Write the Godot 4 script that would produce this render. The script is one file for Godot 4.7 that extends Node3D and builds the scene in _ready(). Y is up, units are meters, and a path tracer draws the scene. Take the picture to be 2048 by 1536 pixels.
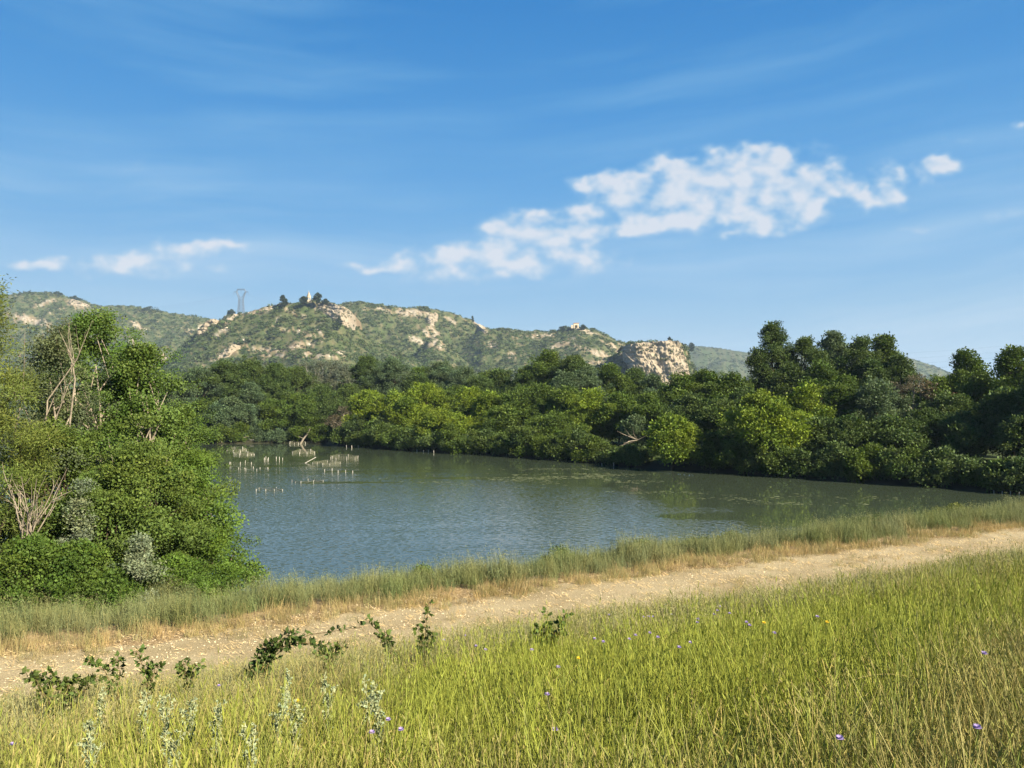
extends Node3D
# A flooded pit beside a dyke path, wooded far shore, garrigue hills behind.
# View along -z. Pixels quoted below are those of the 2048 x 1536 photograph; they give directions only,
# distances come from the ground, water or hill that a thing stands on.

const F := 1540.0
const EYE := 7.0
const PITCH := 0.01753
var cosp := cos(PITCH)
var sinp := sin(PITCH)
var rng := RandomNumberGenerator.new()
var n1 := FastNoiseLite.new()
var n2 := FastNoiseLite.new()
var n3 := FastNoiseLite.new()
var names := {}
var M := {}
var C := {}
const SUN := Vector3(0.68, 0.58, 0.56)

# ---------------------------------------------------------------- camera geometry
func P(u: float, v: float, z: float) -> Vector3:
	var cx := (u - 1024.0) / F
	var cy := (768.0 - v) / F
	var k := z / (cosp - cy * sinp)
	return Vector3(cx * k, EYE + (sinp + cy * cosp) * k, -z)

func px(p: Vector3) -> Vector2:
	var y := p.y - EYE
	var d := -p.z * cosp + y * sinp
	return Vector2(1024.0 + F * p.x / d, 768.0 - F * (p.z * sinp + y * cosp) / d)

func on_water(u: float, v: float) -> Vector3:
	var a := P(u, v, 1.0)
	return P(u, v, EYE / (EYE - a.y))

func interp(pts: Array, u: float) -> float:
	if u <= pts[0][0]: return pts[0][1]
	for i in range(1, pts.size()):
		if u < pts[i][0]:
			var k: float = (u - pts[i - 1][0]) / (pts[i][0] - pts[i - 1][0])
			return lerpf(pts[i - 1][1], pts[i][1], k)
	return pts[pts.size() - 1][1]

# ---------------------------------------------------------------- dyke
func st_of(x: float, z: float) -> Vector2:
	return Vector2(0.892 * x - 0.452 * z, -0.452 * x - 0.892 * z)

func xz_of(s: float, t: float) -> Vector2:
	return Vector2(0.892 * s - 0.452 * t, -(0.452 * s + 0.892 * t))

func ground_y(x: float, z: float) -> float:
	var q := st_of(x, z)
	var t := q.y
	var shore := 22.5 + 9.0 * smoothstep(2.6, -1.5, q.x)
	var y := 5.4
	if t < 1.0: y = 5.4 + 0.02 * minf(0.0, t)
	elif t < 11.9: y = lerpf(5.4, 2.82, (t - 1.0) / 10.9)
	elif t < 16.2: y = 2.8
	elif t < 17.6: y = lerpf(2.8, 2.5, (t - 16.2) / 1.4)
	elif t < shore: y = lerpf(2.5, -0.5, pow((t - 17.6) / (shore - 17.6), 0.85))
	else: y = lerpf(-0.5, -1.6, minf(1.0, (t - shore) / 3.0))
	var wob := n1.get_noise_2d(x * 9.0, z * 9.0)
	return y + wob * (0.05 if t > 12.0 and t < 16.2 else 0.14)

# ---------------------------------------------------------------- node helpers
func numbered(called: String) -> String:
	var k: int = names.get(called, 0)
	names[called] = k + 1
	return called if k == 0 else "%s_%03d" % [called, k]

func tag(o: Node, label: String, category := "", group := "", kind := ""):
	if label: o.set_meta("label", label)
	if category: o.set_meta("category", category)
	if group: o.set_meta("group", group)
	if kind: o.set_meta("kind", kind)
	return o

func thing(called: String, at: Vector3, label: String, category: String, group := "") -> Node3D:
	var o := Node3D.new()
	o.name = numbered(called)
	add_child(o)
	o.position = at
	tag(o, label, category, group)
	return o

func put(mesh: Mesh, called: String, parent: Node = null) -> MeshInstance3D:
	var o := MeshInstance3D.new()
	o.mesh = mesh
	if parent == null:
		o.name = numbered(called)
		add_child(o)
	else:
		o.name = called
		parent.add_child(o, true)
	return o

func scatter(mesh: Mesh, xf: Array, cols: Array, called: String, parent: Node = null) -> MultiMeshInstance3D:
	var m := MultiMesh.new()
	m.transform_format = MultiMesh.TRANSFORM_3D
	m.use_colors = true
	m.mesh = mesh
	m.instance_count = xf.size()
	for i in xf.size():
		m.set_instance_transform(i, xf[i])
		m.set_instance_color(i, cols[i])
	var o := MultiMeshInstance3D.new()
	o.multimesh = m
	if parent == null:
		o.name = numbered(called)
		add_child(o)
	else:
		o.name = called
		parent.add_child(o, true)
	return o

func rnd(a: float, b: float) -> float:
	return rng.randf_range(a, b)

func unit() -> Vector3:
	var y := rnd(-1, 1)
	var a := rnd(0, TAU)
	var r := sqrt(1.0 - y * y)
	return Vector3(r * cos(a), y, r * sin(a))

func spun(at: Vector3, sc: Vector3, tilt := 0.0) -> Transform3D:
	var b := Basis(Vector3.UP, rnd(0, TAU))
	if tilt > 0.0:
		b = Basis(Vector3(cos(rnd(0, TAU)), 0, sin(rnd(0, TAU))).normalized(), rnd(0, tilt)) * b
	return Transform3D(b.scaled_local(sc), at)

func tint(c: Color, dv := 0.25, warm := 0.08) -> Color:
	var k := rnd(1.0 - dv, 1.0 + dv)
	var w := rnd(-warm, warm)
	return Color(c.r * k * (1.0 + w), c.g * k, c.b * k * (1.0 - w))

# mesh collector
class Coll:
	var v := PackedVector3Array()
	var n := PackedVector3Array()
	var c := PackedColorArray()
	var i := PackedInt32Array()
	var u := PackedVector2Array()
	func mesh(mat: Material, colors := true, uvs := false) -> ArrayMesh:
		var a := []
		a.resize(Mesh.ARRAY_MAX)
		a[Mesh.ARRAY_VERTEX] = v
		a[Mesh.ARRAY_NORMAL] = n
		if colors: a[Mesh.ARRAY_COLOR] = c
		if uvs: a[Mesh.ARRAY_TEX_UV] = u
		a[Mesh.ARRAY_INDEX] = i
		var m := ArrayMesh.new()
		m.add_surface_from_arrays(Mesh.PRIMITIVE_TRIANGLES, a)
		m.surface_set_material(0, mat)
		return m
	func tri(a: Vector3, b: Vector3, d: Vector3, col: Color):
		var nn := (d - a).cross(b - a).normalized()
		var k := v.size()
		v.append(a); v.append(b); v.append(d)
		n.append(nn); n.append(nn); n.append(nn)
		c.append(col); c.append(col); c.append(col)
		i.append(k); i.append(k + 1); i.append(k + 2)
	func leaf(at: Vector3, dir: Vector3, side: Vector3, l: float, w: float, col: Color):
		var nn := dir.cross(side).normalized()
		var k := v.size()
		var mid := at + dir * (l * 0.45)
		v.append(at); v.append(mid + side * (w * 0.5) + nn * (w * 0.12)); v.append(at + dir * l); v.append(mid - side * (w * 0.5) + nn * (w * 0.12))
		for q in 4:
			n.append(nn); c.append(col)
		i.append(k); i.append(k + 1); i.append(k + 2)
		i.append(k); i.append(k + 2); i.append(k + 3)
	func tube(pts: Array, rad: Array, sides: int, col := Color.WHITE):
		var base := v.size()
		for j in pts.size():
			var d: Vector3 = (pts[mini(j + 1, pts.size() - 1)] - pts[maxi(j - 1, 0)]).normalized()
			var x := d.cross(Vector3(0.31, 0.2, 0.93)).normalized()
			var y := d.cross(x)
			for k in sides:
				var a := TAU * k / sides
				var o := x * cos(a) + y * sin(a)
				v.append(pts[j] + o * rad[j]); n.append(o); c.append(col)
		for j in pts.size() - 1:
			for k in sides:
				var a := base + j * sides + k
				var b := base + j * sides + (k + 1) % sides
				i.append(a); i.append(a + sides); i.append(b)
				i.append(b); i.append(a + sides); i.append(b + sides)
	func box(at: Vector3, size: Vector3, basis := Basis(), col := Color.WHITE):
		var h := size * 0.5
		for ax in 3:
			for s in [-1.0, 1.0]:
				var nn := Vector3(); nn[ax] = s
				var p := Vector3(); p[(ax + 1) % 3] = h[(ax + 1) % 3]
				var q := Vector3(); q[(ax + 2) % 3] = h[(ax + 2) % 3]
				var o: Vector3 = nn * h[ax]
				var k := v.size()
				for w in [o - p - q, o + p - q, o + p + q, o - p + q]:
					v.append(at + basis * w); n.append(basis * nn); c.append(col)
				if s > 0:
					for w in [0, 2, 1, 0, 3, 2]: i.append(k + w)
				else:
					for w in [0, 1, 2, 0, 2, 3]: i.append(k + w)

func mat(c: Color, rough := 0.9, vc := true, back := 0.0) -> StandardMaterial3D:
	var m := StandardMaterial3D.new()
	m.albedo_color = c
	m.roughness = rough
	m.vertex_color_use_as_albedo = vc
	m.metallic_specular = 0.3
	if back > 0.0:
		m.backlight_enabled = true
		m.backlight = Color(back, back, back * 0.75)
		m.cull_mode = BaseMaterial3D.CULL_DISABLED
	return m

func noise_tex(freq: float, c0: Color, c1: Color, size := 512, type := FastNoiseLite.TYPE_SIMPLEX_SMOOTH, oct := 5) -> ImageTexture:
	var n := FastNoiseLite.new()
	n.seed = 11
	n.noise_type = type
	n.frequency = freq
	n.fractal_octaves = oct
	var g := n.get_seamless_image(size, size, false, false, 0.1)
	g.convert(Image.FORMAT_L8)
	var d := g.get_data()
	var out := PackedByteArray()
	out.resize(size * size * 3)
	var lut := []
	for k in 256:
		var c := c0.lerp(c1, k / 255.0)
		lut.append([int(c.r * 255), int(c.g * 255), int(c.b * 255)])
	for k in size * size:
		var l: Array = lut[d[k]]
		out[k * 3] = l[0]; out[k * 3 + 1] = l[1]; out[k * 3 + 2] = l[2]
	var im := Image.create_from_data(size, size, false, Image.FORMAT_RGB8, out)
	im.generate_mipmaps()
	return ImageTexture.create_from_image(im)

func normal_tex(freq: float, strength: float, size := 512, type := FastNoiseLite.TYPE_SIMPLEX_SMOOTH) -> ImageTexture:
	var n := FastNoiseLite.new()
	n.seed = 5
	n.noise_type = type
	n.frequency = freq
	n.fractal_octaves = 5
	var g := n.get_seamless_image(size, size, false, false, 0.1)
	g.convert(Image.FORMAT_RGBA8)
	g.bump_map_to_normal_map(strength)
	return ImageTexture.create_from_image(g)

# ---------------------------------------------------------------- sky
const SKY_ROWS := [[-90, 120, 130, 130], [-8, 150, 175, 195], [0, 180, 208, 229], [3, 172, 205, 229], [6, 157, 198, 230], [10, 130, 184, 229], [15, 100, 167, 224], [20, 77, 152, 217], [27, 54, 134, 205], [45, 40, 110, 184], [90, 34, 92, 170]]
const CUMULUS := [ # pixel centre, half sizes, density
	[1215, 372, 62, 20, .8], [1290, 372, 70, 36, 1.0], [1370, 360, 80, 46, 1.0], [1440, 345, 70, 44, 1.0], [1500, 335, 50, 34, .9], [1540, 315, 44, 22, 1.0], [1480, 395, 110, 56, 1.0], [1580, 375, 90, 42, 1.0], [1645, 362, 52, 32, 1.0], [1560, 425, 66, 30, .9], [1520, 450, 40, 20, .7], [1285, 425, 66, 34, .8], [1260, 395, 60, 30, .8], [1400, 410, 90, 40, .9], [1290, 455, 40, 16, .6], [1470, 470, 22, 8, .6],
	[1700, 358, 20, 13, .9], [1768, 344, 34, 20, .9], [1730, 402, 30, 20, .9], [1786, 386, 28, 28, 1.0], [1868, 332, 34, 20, .9], [1888, 324, 26, 16, .8], [1852, 362, 12, 14, .7], [1625, 300, 42, 24, .35], [1912, 281, 30, 9, .35], [1820, 456, 50, 8, .35], [2016, 430, 44, 22, .35], [2040, 255, 20, 10, .4],
	[1178, 440, 46, 26, .95], [1140, 455, 52, 26, .9], [1080, 455, 62, 28, .9], [1018, 462, 44, 26, .9], [1040, 492, 84, 32, .8], [985, 518, 90, 32, .8], [900, 515, 80, 20, .8], [838, 510, 42, 15, .8], [770, 537, 74, 12, .75], [880, 548, 100, 18, .5], [1120, 505, 90, 36, .5], [1220, 520, 60, 26, .32], [1100, 545, 60, 14, .3],
	[66, 528, 46, 10, .75], [170, 528, 110, 13, .55], [270, 518, 80, 15, .62], [350, 505, 70, 16, .62], [430, 488, 84, 13, .62], [400, 540, 80, 11, .35], [230, 545, 150, 12, .4], [262, 330, 46, 22, .16]]

func make_sky() -> ImageTexture:
	var W := 4096
	var H := 2048
	var strip := Image.create(4, H, false, Image.FORMAT_RGB8)
	for r in H:
		var el := 90.0 - (r + 0.5) * 180.0 / H
		var c := Color()
		for k in range(1, SKY_ROWS.size()):
			if el <= SKY_ROWS[k][0]:
				var a: Array = SKY_ROWS[k - 1]
				var b: Array = SKY_ROWS[k]
				var f: float = (el - a[0]) / float(b[0] - a[0])
				c = Color(lerpf(a[1], b[1], f) / 255.0, lerpf(a[2], b[2], f) / 255.0, lerpf(a[3], b[3], f) / 255.0)
				break
		for x in 4: strip.set_pixel(x, r, c)
	strip.resize(W, H, Image.INTERPOLATE_NEAREST)
	strip.convert(Image.FORMAT_RGBA8)
	# cirrus streaks over the whole dome
	var cw := 1024
	var ch := 768
	var ci := PackedByteArray()
	ci.resize(cw * ch * 4)
	var warp := FastNoiseLite.new(); warp.seed = 3; warp.frequency = 0.8; warp.fractal_octaves = 3
	var streak := FastNoiseLite.new(); streak.seed = 8; streak.frequency = 1.0; streak.fractal_octaves = 5; streak.fractal_gain = 0.55
	var veil := FastNoiseLite.new(); veil.seed = 21; veil.frequency = 0.7; veil.fractal_octaves = 3
	for r in ch:
		var el := 70.0 * (1.0 - (r + 0.5) / ch)
		var fade := smoothstep(70.0, 45.0, el)
		var far := 1.0 / (0.12 + sin(deg_to_rad(el)))
		for q in cw:
			var az := (q + 0.5) / cw * TAU
			var px3 := Vector3(sin(az), 0, cos(az))
			var wv := warp.get_noise_3d(px3.x * 2.0, el * 0.05, px3.z * 2.0)
			var s := streak.get_noise_3d(px3.x * 1.3 + wv * 0.15, (el + 3.0 * sin(az * 2.0 + 2.4)) * 0.26 + wv * 0.5, px3.z * 1.3)
			var ve := veil.get_noise_3d(px3.x * 1.5, el * 0.09 + 5.0, px3.z * 1.5)
			var a := clampf(s * 0.9 + 0.22, 0.0, 1.0) * clampf(ve * 1.3 + 0.65, 0.0, 1.0) * fade * clampf(far * 0.35, 0.4, 1.0)
			var k := (r * cw + q) * 4
			ci[k] = 226; ci[k + 1] = 234; ci[k + 2] = 244; ci[k + 3] = int(clampf(a * 0.48, 0, 0.5) * 255)
	var cim := Image.create_from_data(cw, ch, false, Image.FORMAT_RGBA8, ci)
	cim.resize(W, int(H * 70.0 / 180.0), Image.INTERPOLATE_CUBIC)
	strip.blend_rect(cim, Rect2i(0, 0, W, cim.get_height()), Vector2i(0, H / 2 - cim.get_height()))
	# cumulus: heaps of puffs, in the photograph's directions and again round the sky
	var x0 := int(W * (0.5 - 37.0 / 360.0))
	var x1 := int(W * (0.5 + 37.0 / 360.0))
	var y0 := int(H * (90.0 - 22.0) / 180.0)
	var y1 := int(H * (90.0 - 6.0) / 180.0)
	var cu := Image.create(x1 - x0, y1 - y0, false, Image.FORMAT_RGBA8)
	var pf := FastNoiseLite.new(); pf.seed = 14; pf.frequency = 0.016; pf.fractal_octaves = 5; pf.fractal_gain = 0.46
	var pw := FastNoiseLite.new(); pw.seed = 15; pw.frequency = 0.012; pw.fractal_octaves = 3
	for y in cu.get_height():
		for x in cu.get_width():
			var az := ((x + x0 + 0.5) / W - 0.5) * TAU
			var el := (0.5 - (y + y0 + 0.5) / H) * PI
			var q := px(Vector3(sin(az) * cos(el), sin(el), -cos(az) * cos(el)) * 1000.0 + Vector3(0, EYE, 0))
			var wx := pw.get_noise_2d(q.x, q.y * 1.4) * 26.0
			var wy := pw.get_noise_2d(q.x + 500.0, q.y * 1.4) * 14.0
			var d := 0.0
			for b in CUMULUS:
				var ex: float = (q.x + wx - b[0]) / (b[2] * 1.1)
				if absf(ex) > 1.6: continue
				var ey: float = (q.y + wy - b[1]) / (b[3] * 1.1)
				var rr := ex * ex + ey * ey
				if rr < 2.4:
					var w: float = b[4] * exp(-rr * 1.15)
					d = 1.0 - (1.0 - d) * (1.0 - w)
			if d < 0.03: continue
			var f := pf.get_noise_2d(q.x * 0.8, q.y * 1.25)
			var a := smoothstep(0.06, 0.88, d * (1.0 + f * 0.5) + f * 0.26 * minf(1.0, d * 2.0))
			if a <= 0.003: continue
			var c := Color8(224, 229, 238) # one colour of droplets, thin and thick
			c.a = clampf(a * (0.74 + 0.75 * f), 0.0, 0.94)
			cu.set_pixel(x, y, c)
	var full := Rect2i(0, 0, cu.get_width(), cu.get_height())
	strip.blend_rect(cu, full, Vector2i(x0, y0))
	for k in [[0.25, 24], [-0.25, 50], [0.44, 10]]:
		cu.flip_x()
		strip.blend_rect(cu, full, Vector2i(clampi(x0 + int(W * k[0]), 0, W - full.size.x), y0 - k[1]))
	var out := Image.create(W, H, false, Image.FORMAT_RGBA8) # column 0 of a panorama lies ahead, along -z
	out.blit_rect(strip, Rect2i(W / 2, 0, W / 2, H), Vector2i(0, 0))
	out.blit_rect(strip, Rect2i(0, 0, W / 2, H), Vector2i(W / 2, 0))
	strip = out
	strip.convert(Image.FORMAT_RGB8)
	return ImageTexture.create_from_image(strip)

# ---------------------------------------------------------------- hills
const RIDGES := [
	{"z": 1300.0, "f": 430.0, "b": 500.0, "p": [[-1400, 610], [-700, 590], [-300, 575], [-40, 592], [20, 588], [60, 584], [95, 584], [120, 590], [160, 600], [200, 611], [250, 610], [310, 618], [340, 626], [400, 634], [450, 642], [520, 665], [600, 700], [700, 780], [800, 800]]},
	{"z": 800.0, "f": 250.0, "b": 260.0, "p": [[240, 800], [300, 755], [340, 722], [370, 690], [395, 664], [420, 648], [450, 636], [480, 629], [520, 615], [560, 607], [600, 602], [625, 600], [650, 603], [680, 612], [700, 624], [708, 650], [740, 682], [800, 704], [860, 735], [900, 765], [960, 800]]},
	{"z": 1080.0, "f": 330.0, "b": 400.0, "p": [[500, 720], [600, 640], [660, 614], [690, 606], [720, 603], [770, 609], [800, 613], [850, 613], [880, 619], [915, 628], [945, 641], [975, 656], [1010, 669], [1060, 692], [1120, 730], [1200, 800]]},
	{"z": 900.0, "f": 300.0, "b": 220.0, "p": [[740, 800], [790, 748], [830, 706], [858, 674], [880, 672], [910, 700], [955, 745], [1010, 800]]},
	{"z": 1020.0, "f": 330.0, "b": 300.0, "p": [[860, 760], [920, 690], [965, 657], [1000, 656], [1040, 660], [1090, 662], [1120, 658], [1150, 652], [1180, 656], [1205, 664], [1230, 678], [1250, 684], [1290, 694], [1330, 725], [1400, 800]]},
	{"z": 690.0, "f": 78.0, "b": 260.0, "p": [[1130, 800], [1170, 760], [1205, 728], [1235, 704], [1262, 687], [1300, 684], [1340, 682], [1362, 684], [1374, 700], [1384, 730], [1400, 775], [1415, 800]]},
	{"z": 2100.0, "f": 700.0, "b": 900.0, "p": [[1000, 800], [1200, 740], [1300, 698], [1360, 691], [1390, 692], [1440, 697], [1500, 706], [1560, 708], [1640, 702], [1740, 702], [1800, 711], [1830, 719], [1870, 733], [1900, 745], [1950, 762], [2050, 780], [2300, 788], [3400, 790]]},
]
const ROCKY := [ # bare limestone and scree: pixel centre, half sizes, turn
	[150, 607, 34, 9, .35], [95, 605, 30, 6, -.3], [60, 640, 60, 10, .2], [205, 640, 14, 8, .6], [275, 650, 26, 6, .5], [262, 680, 12, 7, .4], [325, 715, 14, 12, 0], [372, 660, 14, 7, .3],
	[410, 655, 32, 10, -.5], [450, 638, 34, 7, -.15], [520, 620, 60, 5, -.25], [470, 690, 40, 6, -.45], [455, 708, 40, 8, -.4], [440, 665, 30, 5, -.4], [560, 638, 22, 3, -.6], [570, 660, 50, 5, .1], [610, 668, 40, 5, .3], [635, 660, 22, 5, .8], [600, 690, 42, 8, -.2], [530, 700, 60, 6, .1], [640, 712, 60, 5, .05], [545, 712, 50, 6, 0], [680, 705, 30, 5, .2], [590, 625, 40, 4, .4],
	[650, 618, 40, 9, .3], [820, 625, 60, 8, .1], [760, 620, 50, 4, .1], [860, 665, 20, 18, .2], [875, 690, 22, 12, .3], [830, 680, 26, 8, .3], [960, 650, 24, 6, .7], [985, 690, 16, 8, .3], [1022, 713, 12, 9, .2], [900, 640, 20, 5, .4],
	[1080, 672, 46, 6, -.1], [1120, 690, 40, 6, -.4], [1180, 665, 40, 4, .3], [1190, 705, 50, 8, .3], [1220, 690, 24, 6, .4], [1205, 728, 40, 8, .1], [1250, 705, 26, 16, .5], [1320, 690, 50, 8, 0]]

const SHORE := [[-1500, 886], [0, 886], [420, 888], [560, 886], [650, 888], [720, 893], [860, 903], [1000, 911], [1200, 926], [1300, 936], [1400, 941], [1500, 949], [1600, 957], [1700, 964], [1800, 970], [1900, 977], [2048, 989], [2300, 1008], [3200, 1050]]
var cols_u := PackedFloat32Array()
var hgt := PackedFloat32Array()
const HROWS := 190
const HZ0 := 320.0
const HDZ := 6.0

func shore_z(u: float) -> float:
	return -on_water(u, interp(SHORE, u)).z

func hill_raw(x: float, z: float, rh: Array) -> float:
	var best := 0.0
	for k in RIDGES.size():
		var top: float = rh[k]
		if top <= 0.0: continue
		var r: Dictionary = RIDGES[k]
		var d: float = z - r.z
		var w: float = 1.0 + d / r.f if d < 0.0 else 1.0 - d / r.b
		if w <= 0.0: continue
		w = w * w * (1.6 - 0.6 * w) if k != 5 else pow(w, 0.8)
		var spur := n2.get_noise_2d(x * 0.55, z * 0.35) * 0.42 + n2.get_noise_2d(x * 2.0, z * 1.6) * 0.13
		var h := top * clampf(w * (1.0 + spur * (1.0 - w) * 1.7), 0.0, 1.0)
		best = maxf(best, h)
	return best

func hill_at(u: float, z: float) -> float:
	var fi := (z - HZ0) / HDZ
	if fi < 0.0 or fi >= HROWS - 1: return 1.0
	var lo := 0
	var hi := cols_u.size() - 1
	if u <= cols_u[0] or u >= cols_u[hi]: return 1.0
	while hi - lo > 1:
		var m := (lo + hi) / 2
		if cols_u[m] <= u: lo = m
		else: hi = m
	var fu := (u - cols_u[lo]) / (cols_u[hi] - cols_u[lo])
	var j := int(fi)
	var fz := fi - j
	return lerpf(lerpf(hgt[lo * HROWS + j], hgt[lo * HROWS + j + 1], fz), lerpf(hgt[hi * HROWS + j], hgt[hi * HROWS + j + 1], fz), fu)

func hill_hit(u: float, v: float, far := 1400.0) -> float:
	var z := HZ0
	while z < far:
		if hill_at(u, z) >= P(u, v, z).y: return z
		z += 4.0
	return -1.0

func rock_share(p: Vector3) -> float:
	var q := px(p)
	var best := 0.0
	for r in ROCKY:
		var dx: float = q.x - r[0]
		if absf(dx) > r[2] * 1.5: continue
		var dy: float = q.y - r[1]
		var c := cos(r[4])
		var s := sin(r[4])
		var ex: float = (dx * c + dy * s) / r[2]
		var ey: float = (dy * c - dx * s) / r[3]
		best = maxf(best, 1.25 - (ex * ex + ey * ey))
	return best

func bare(p: Vector3) -> float:
	var k := n2.get_noise_2d(p.x * 5.0, p.z * 3.0) * 0.5 + n2.get_noise_2d(p.x * 14.0, p.z * 9.0) * 0.45 + n2.get_noise_2d(p.x * 45.0, p.z * 30.0) * 0.55
	return clampf(rock_share(p), 0.0, 1.0) * 0.66 + k * 1.0 - 0.19

func build_hills():
	var u := -1500.0
	while u < 3400.0:
		cols_u.append(u)
		u += 4.0 if u > -60.0 and u < 2080.0 else 50.0
	var nc := cols_u.size()
	hgt.resize(nc * HROWS)
	var zs := []
	for c in nc:
		var uu := cols_u[c]
		var rh := []
		for r in RIDGES:
			var v := interp(r.p, uu)
			rh.append(P(uu, v, r.z).y if v < 799.0 else 0.0)
		for j in HROWS:
			var z := HZ0 + HDZ * j
			var x := (uu - 1024.0) / F * z
			var h := hill_raw(x, z, rh)
			var rough := n2.get_noise_2d(x * 6.0, z * 6.0) * 2.2 + n2.get_noise_2d(x * 16.0, z * 16.0) * 1.0
			hgt[c * HROWS + j] = maxf(1.0, h + rough * smoothstep(6.0, 30.0, h))
	var k := Coll.new()
	var near := 10
	var far := [1470.0, 1530.0, 1600.0, 1680.0, 1760.0, 1840.0, 1910.0, 1970.0, 2030.0, 2100.0, 2180.0, 2300.0, 2500.0, 2800.0, 3200.0, 4200.0]
	var rows: int = near + HROWS + far.size()
	var plain := Color(0.07, 0.10, 0.03)
	var scrub := Color(0.072, 0.105, 0.035)
	var soil := Color(0.30, 0.235, 0.145)
	var stone := Color(0.44, 0.39, 0.30)
	for c in nc:
		var uu := cols_u[c]
		var zs0 := shore_z(uu)
		var rh := []
		for r in RIDGES:
			var v := interp(r.p, uu)
			rh.append(P(uu, v, r.z).y if v < 799.0 else 0.0)
		for j in rows:
			var z := 0.0
			var y := 1.0
			if j < near:
				var o: Array = [[-4.0, -1.2], [-0.6, -0.25], [0.5, 0.35], [2.0, 0.7], [5.0, 1.0], [12.0, 1.2], [0, 1.2], [0, 1.1], [0, 1.0], [0, 1.0]][j]
				z = zs0 + o[0] if j < 6 else lerpf(zs0 + 12.0, HZ0 - 6.0, (j - 5) / 4.5)
				y = o[1]
			elif j < near + HROWS:
				z = HZ0 + HDZ * (j - near)
				y = hgt[c * HROWS + j - near]
			else:
				z = far[j - near - HROWS]
				y = maxf(1.0, hill_raw((uu - 1024.0) / F * z, z, rh))
			var p := Vector3((uu - 1024.0) / F * z, y, -z)
			k.v.append(p)
			k.n.append(Vector3.UP)
			var col := plain
			if j >= near and y > 3.0:
				col = scrub
				var g := n2.get_noise_2d(p.x * 9.0, p.z * 9.0)
				col = col.lerp(soil, clampf(0.12 + g * 0.5, 0.0, 0.5))
				if z < 1450.0:
					var b := bare(p)
					col = col.lerp(soil, smoothstep(0.16, 0.34, b))
					col = col.lerp(stone, smoothstep(0.40, 0.62, b))
			elif j < 3:
				col = Color(0.045, 0.045, 0.025)
			k.c.append(col)
	for c in nc - 1:
		for j in rows - 1:
			var a: int = c * rows + j
			k.i.append(a); k.i.append(a + 1); k.i.append(a + rows)
			k.i.append(a + 1); k.i.append(a + rows + 1); k.i.append(a + rows)
	# smooth normals
	for c in nc:
		for j in rows:
			var a: int = c * rows + j
			var dx: Vector3 = k.v[mini(c + 1, nc - 1) * rows + j] - k.v[maxi(c - 1, 0) * rows + j]
			var dz: Vector3 = k.v[c * rows + mini(j + 1, rows - 1)] - k.v[c * rows + maxi(j - 1, 0)]
			var nn := dx.cross(dz).normalized()
			k.n[a] = nn if nn.y > 0.0 else -nn
	tag(put(k.mesh(M.hill), "hills"), "limestone hills with green scrub and bare pale rock behind the lake", "hills", "", "structure")
	# scrub bushes
	var xf := []
	var cc := []
	for q in 74000:
		var su := rnd(-80, 2080)
		var sz := rnd(400, 1400)
		var y := hill_at(su, sz)
		if y < 10.0: continue
		var p := Vector3((su - 1024.0) / F * sz, y, -sz)
		var b := bare(p)
		if b > rnd(0.12, 0.42) and rng.randf() > 0.16: continue
		var d := n2.get_noise_2d(p.x * 3.0 + 300.0, p.z * 3.0)
		var sc := rnd(0.9, 2.1) * (1.0 + d * 0.7)
		if rng.randf() < 0.03: sc *= 1.7
		xf.append(spun(p + Vector3(0, sc * 0.25, 0), Vector3(sc * 1.25, sc * 0.85, sc * 1.25)))
		cc.append(tint(Color(0.068, 0.112, 0.030).lerp(Color(0.088, 0.115, 0.045), clampf(0.5 + d, 0, 1)), 0.3))
	for q in 5000:
		var su := rnd(1250, 2060)
		var sz := rnd(1480, 2120)
		var rh := []
		for r in RIDGES:
			var v := interp(r.p, su)
			rh.append(P(su, v, r.z).y if v < 799.0 else 0.0)
		var x := (su - 1024.0) / F * sz
		var y := hill_raw(x, sz, rh)
		if y < 12.0: continue
		var sc := rnd(1.5, 3.2)
		xf.append(spun(Vector3(x, y, -sz), Vector3(sc * 1.3, sc * 0.8, sc * 1.3)))
		cc.append(tint(Color(0.075, 0.100, 0.035), 0.25))
	tag(scatter(C.scrub, xf, cc, "hillside_scrub"), "low green scrub covering the limestone hillsides", "scrub", "", "stuff")
	# scattered limestone blocks
	xf = []
	cc = []
	for q in 16000:
		var su := rnd(-40, 1420)
		var sz := rnd(450, 1400)
		var y := hill_at(su, sz)
		if y < 12.0: continue
		var p := Vector3((su - 1024.0) / F * sz, y, -sz)
		if bare(p) < 0.46: continue
		var sc := rnd(0.5, 1.5)
		xf.append(spun(p, Vector3(sc * 1.5, sc * rnd(0.5, 1.0), sc * 1.2), 0.5))
		cc.append(tint(Color(0.44, 0.39, 0.30), 0.25, 0.04))
	tag(scatter(C.stone, xf, cc, "hillside_rubble"), "pale limestone rubble strewn over the bare slopes", "rubble", "", "stuff")

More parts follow.
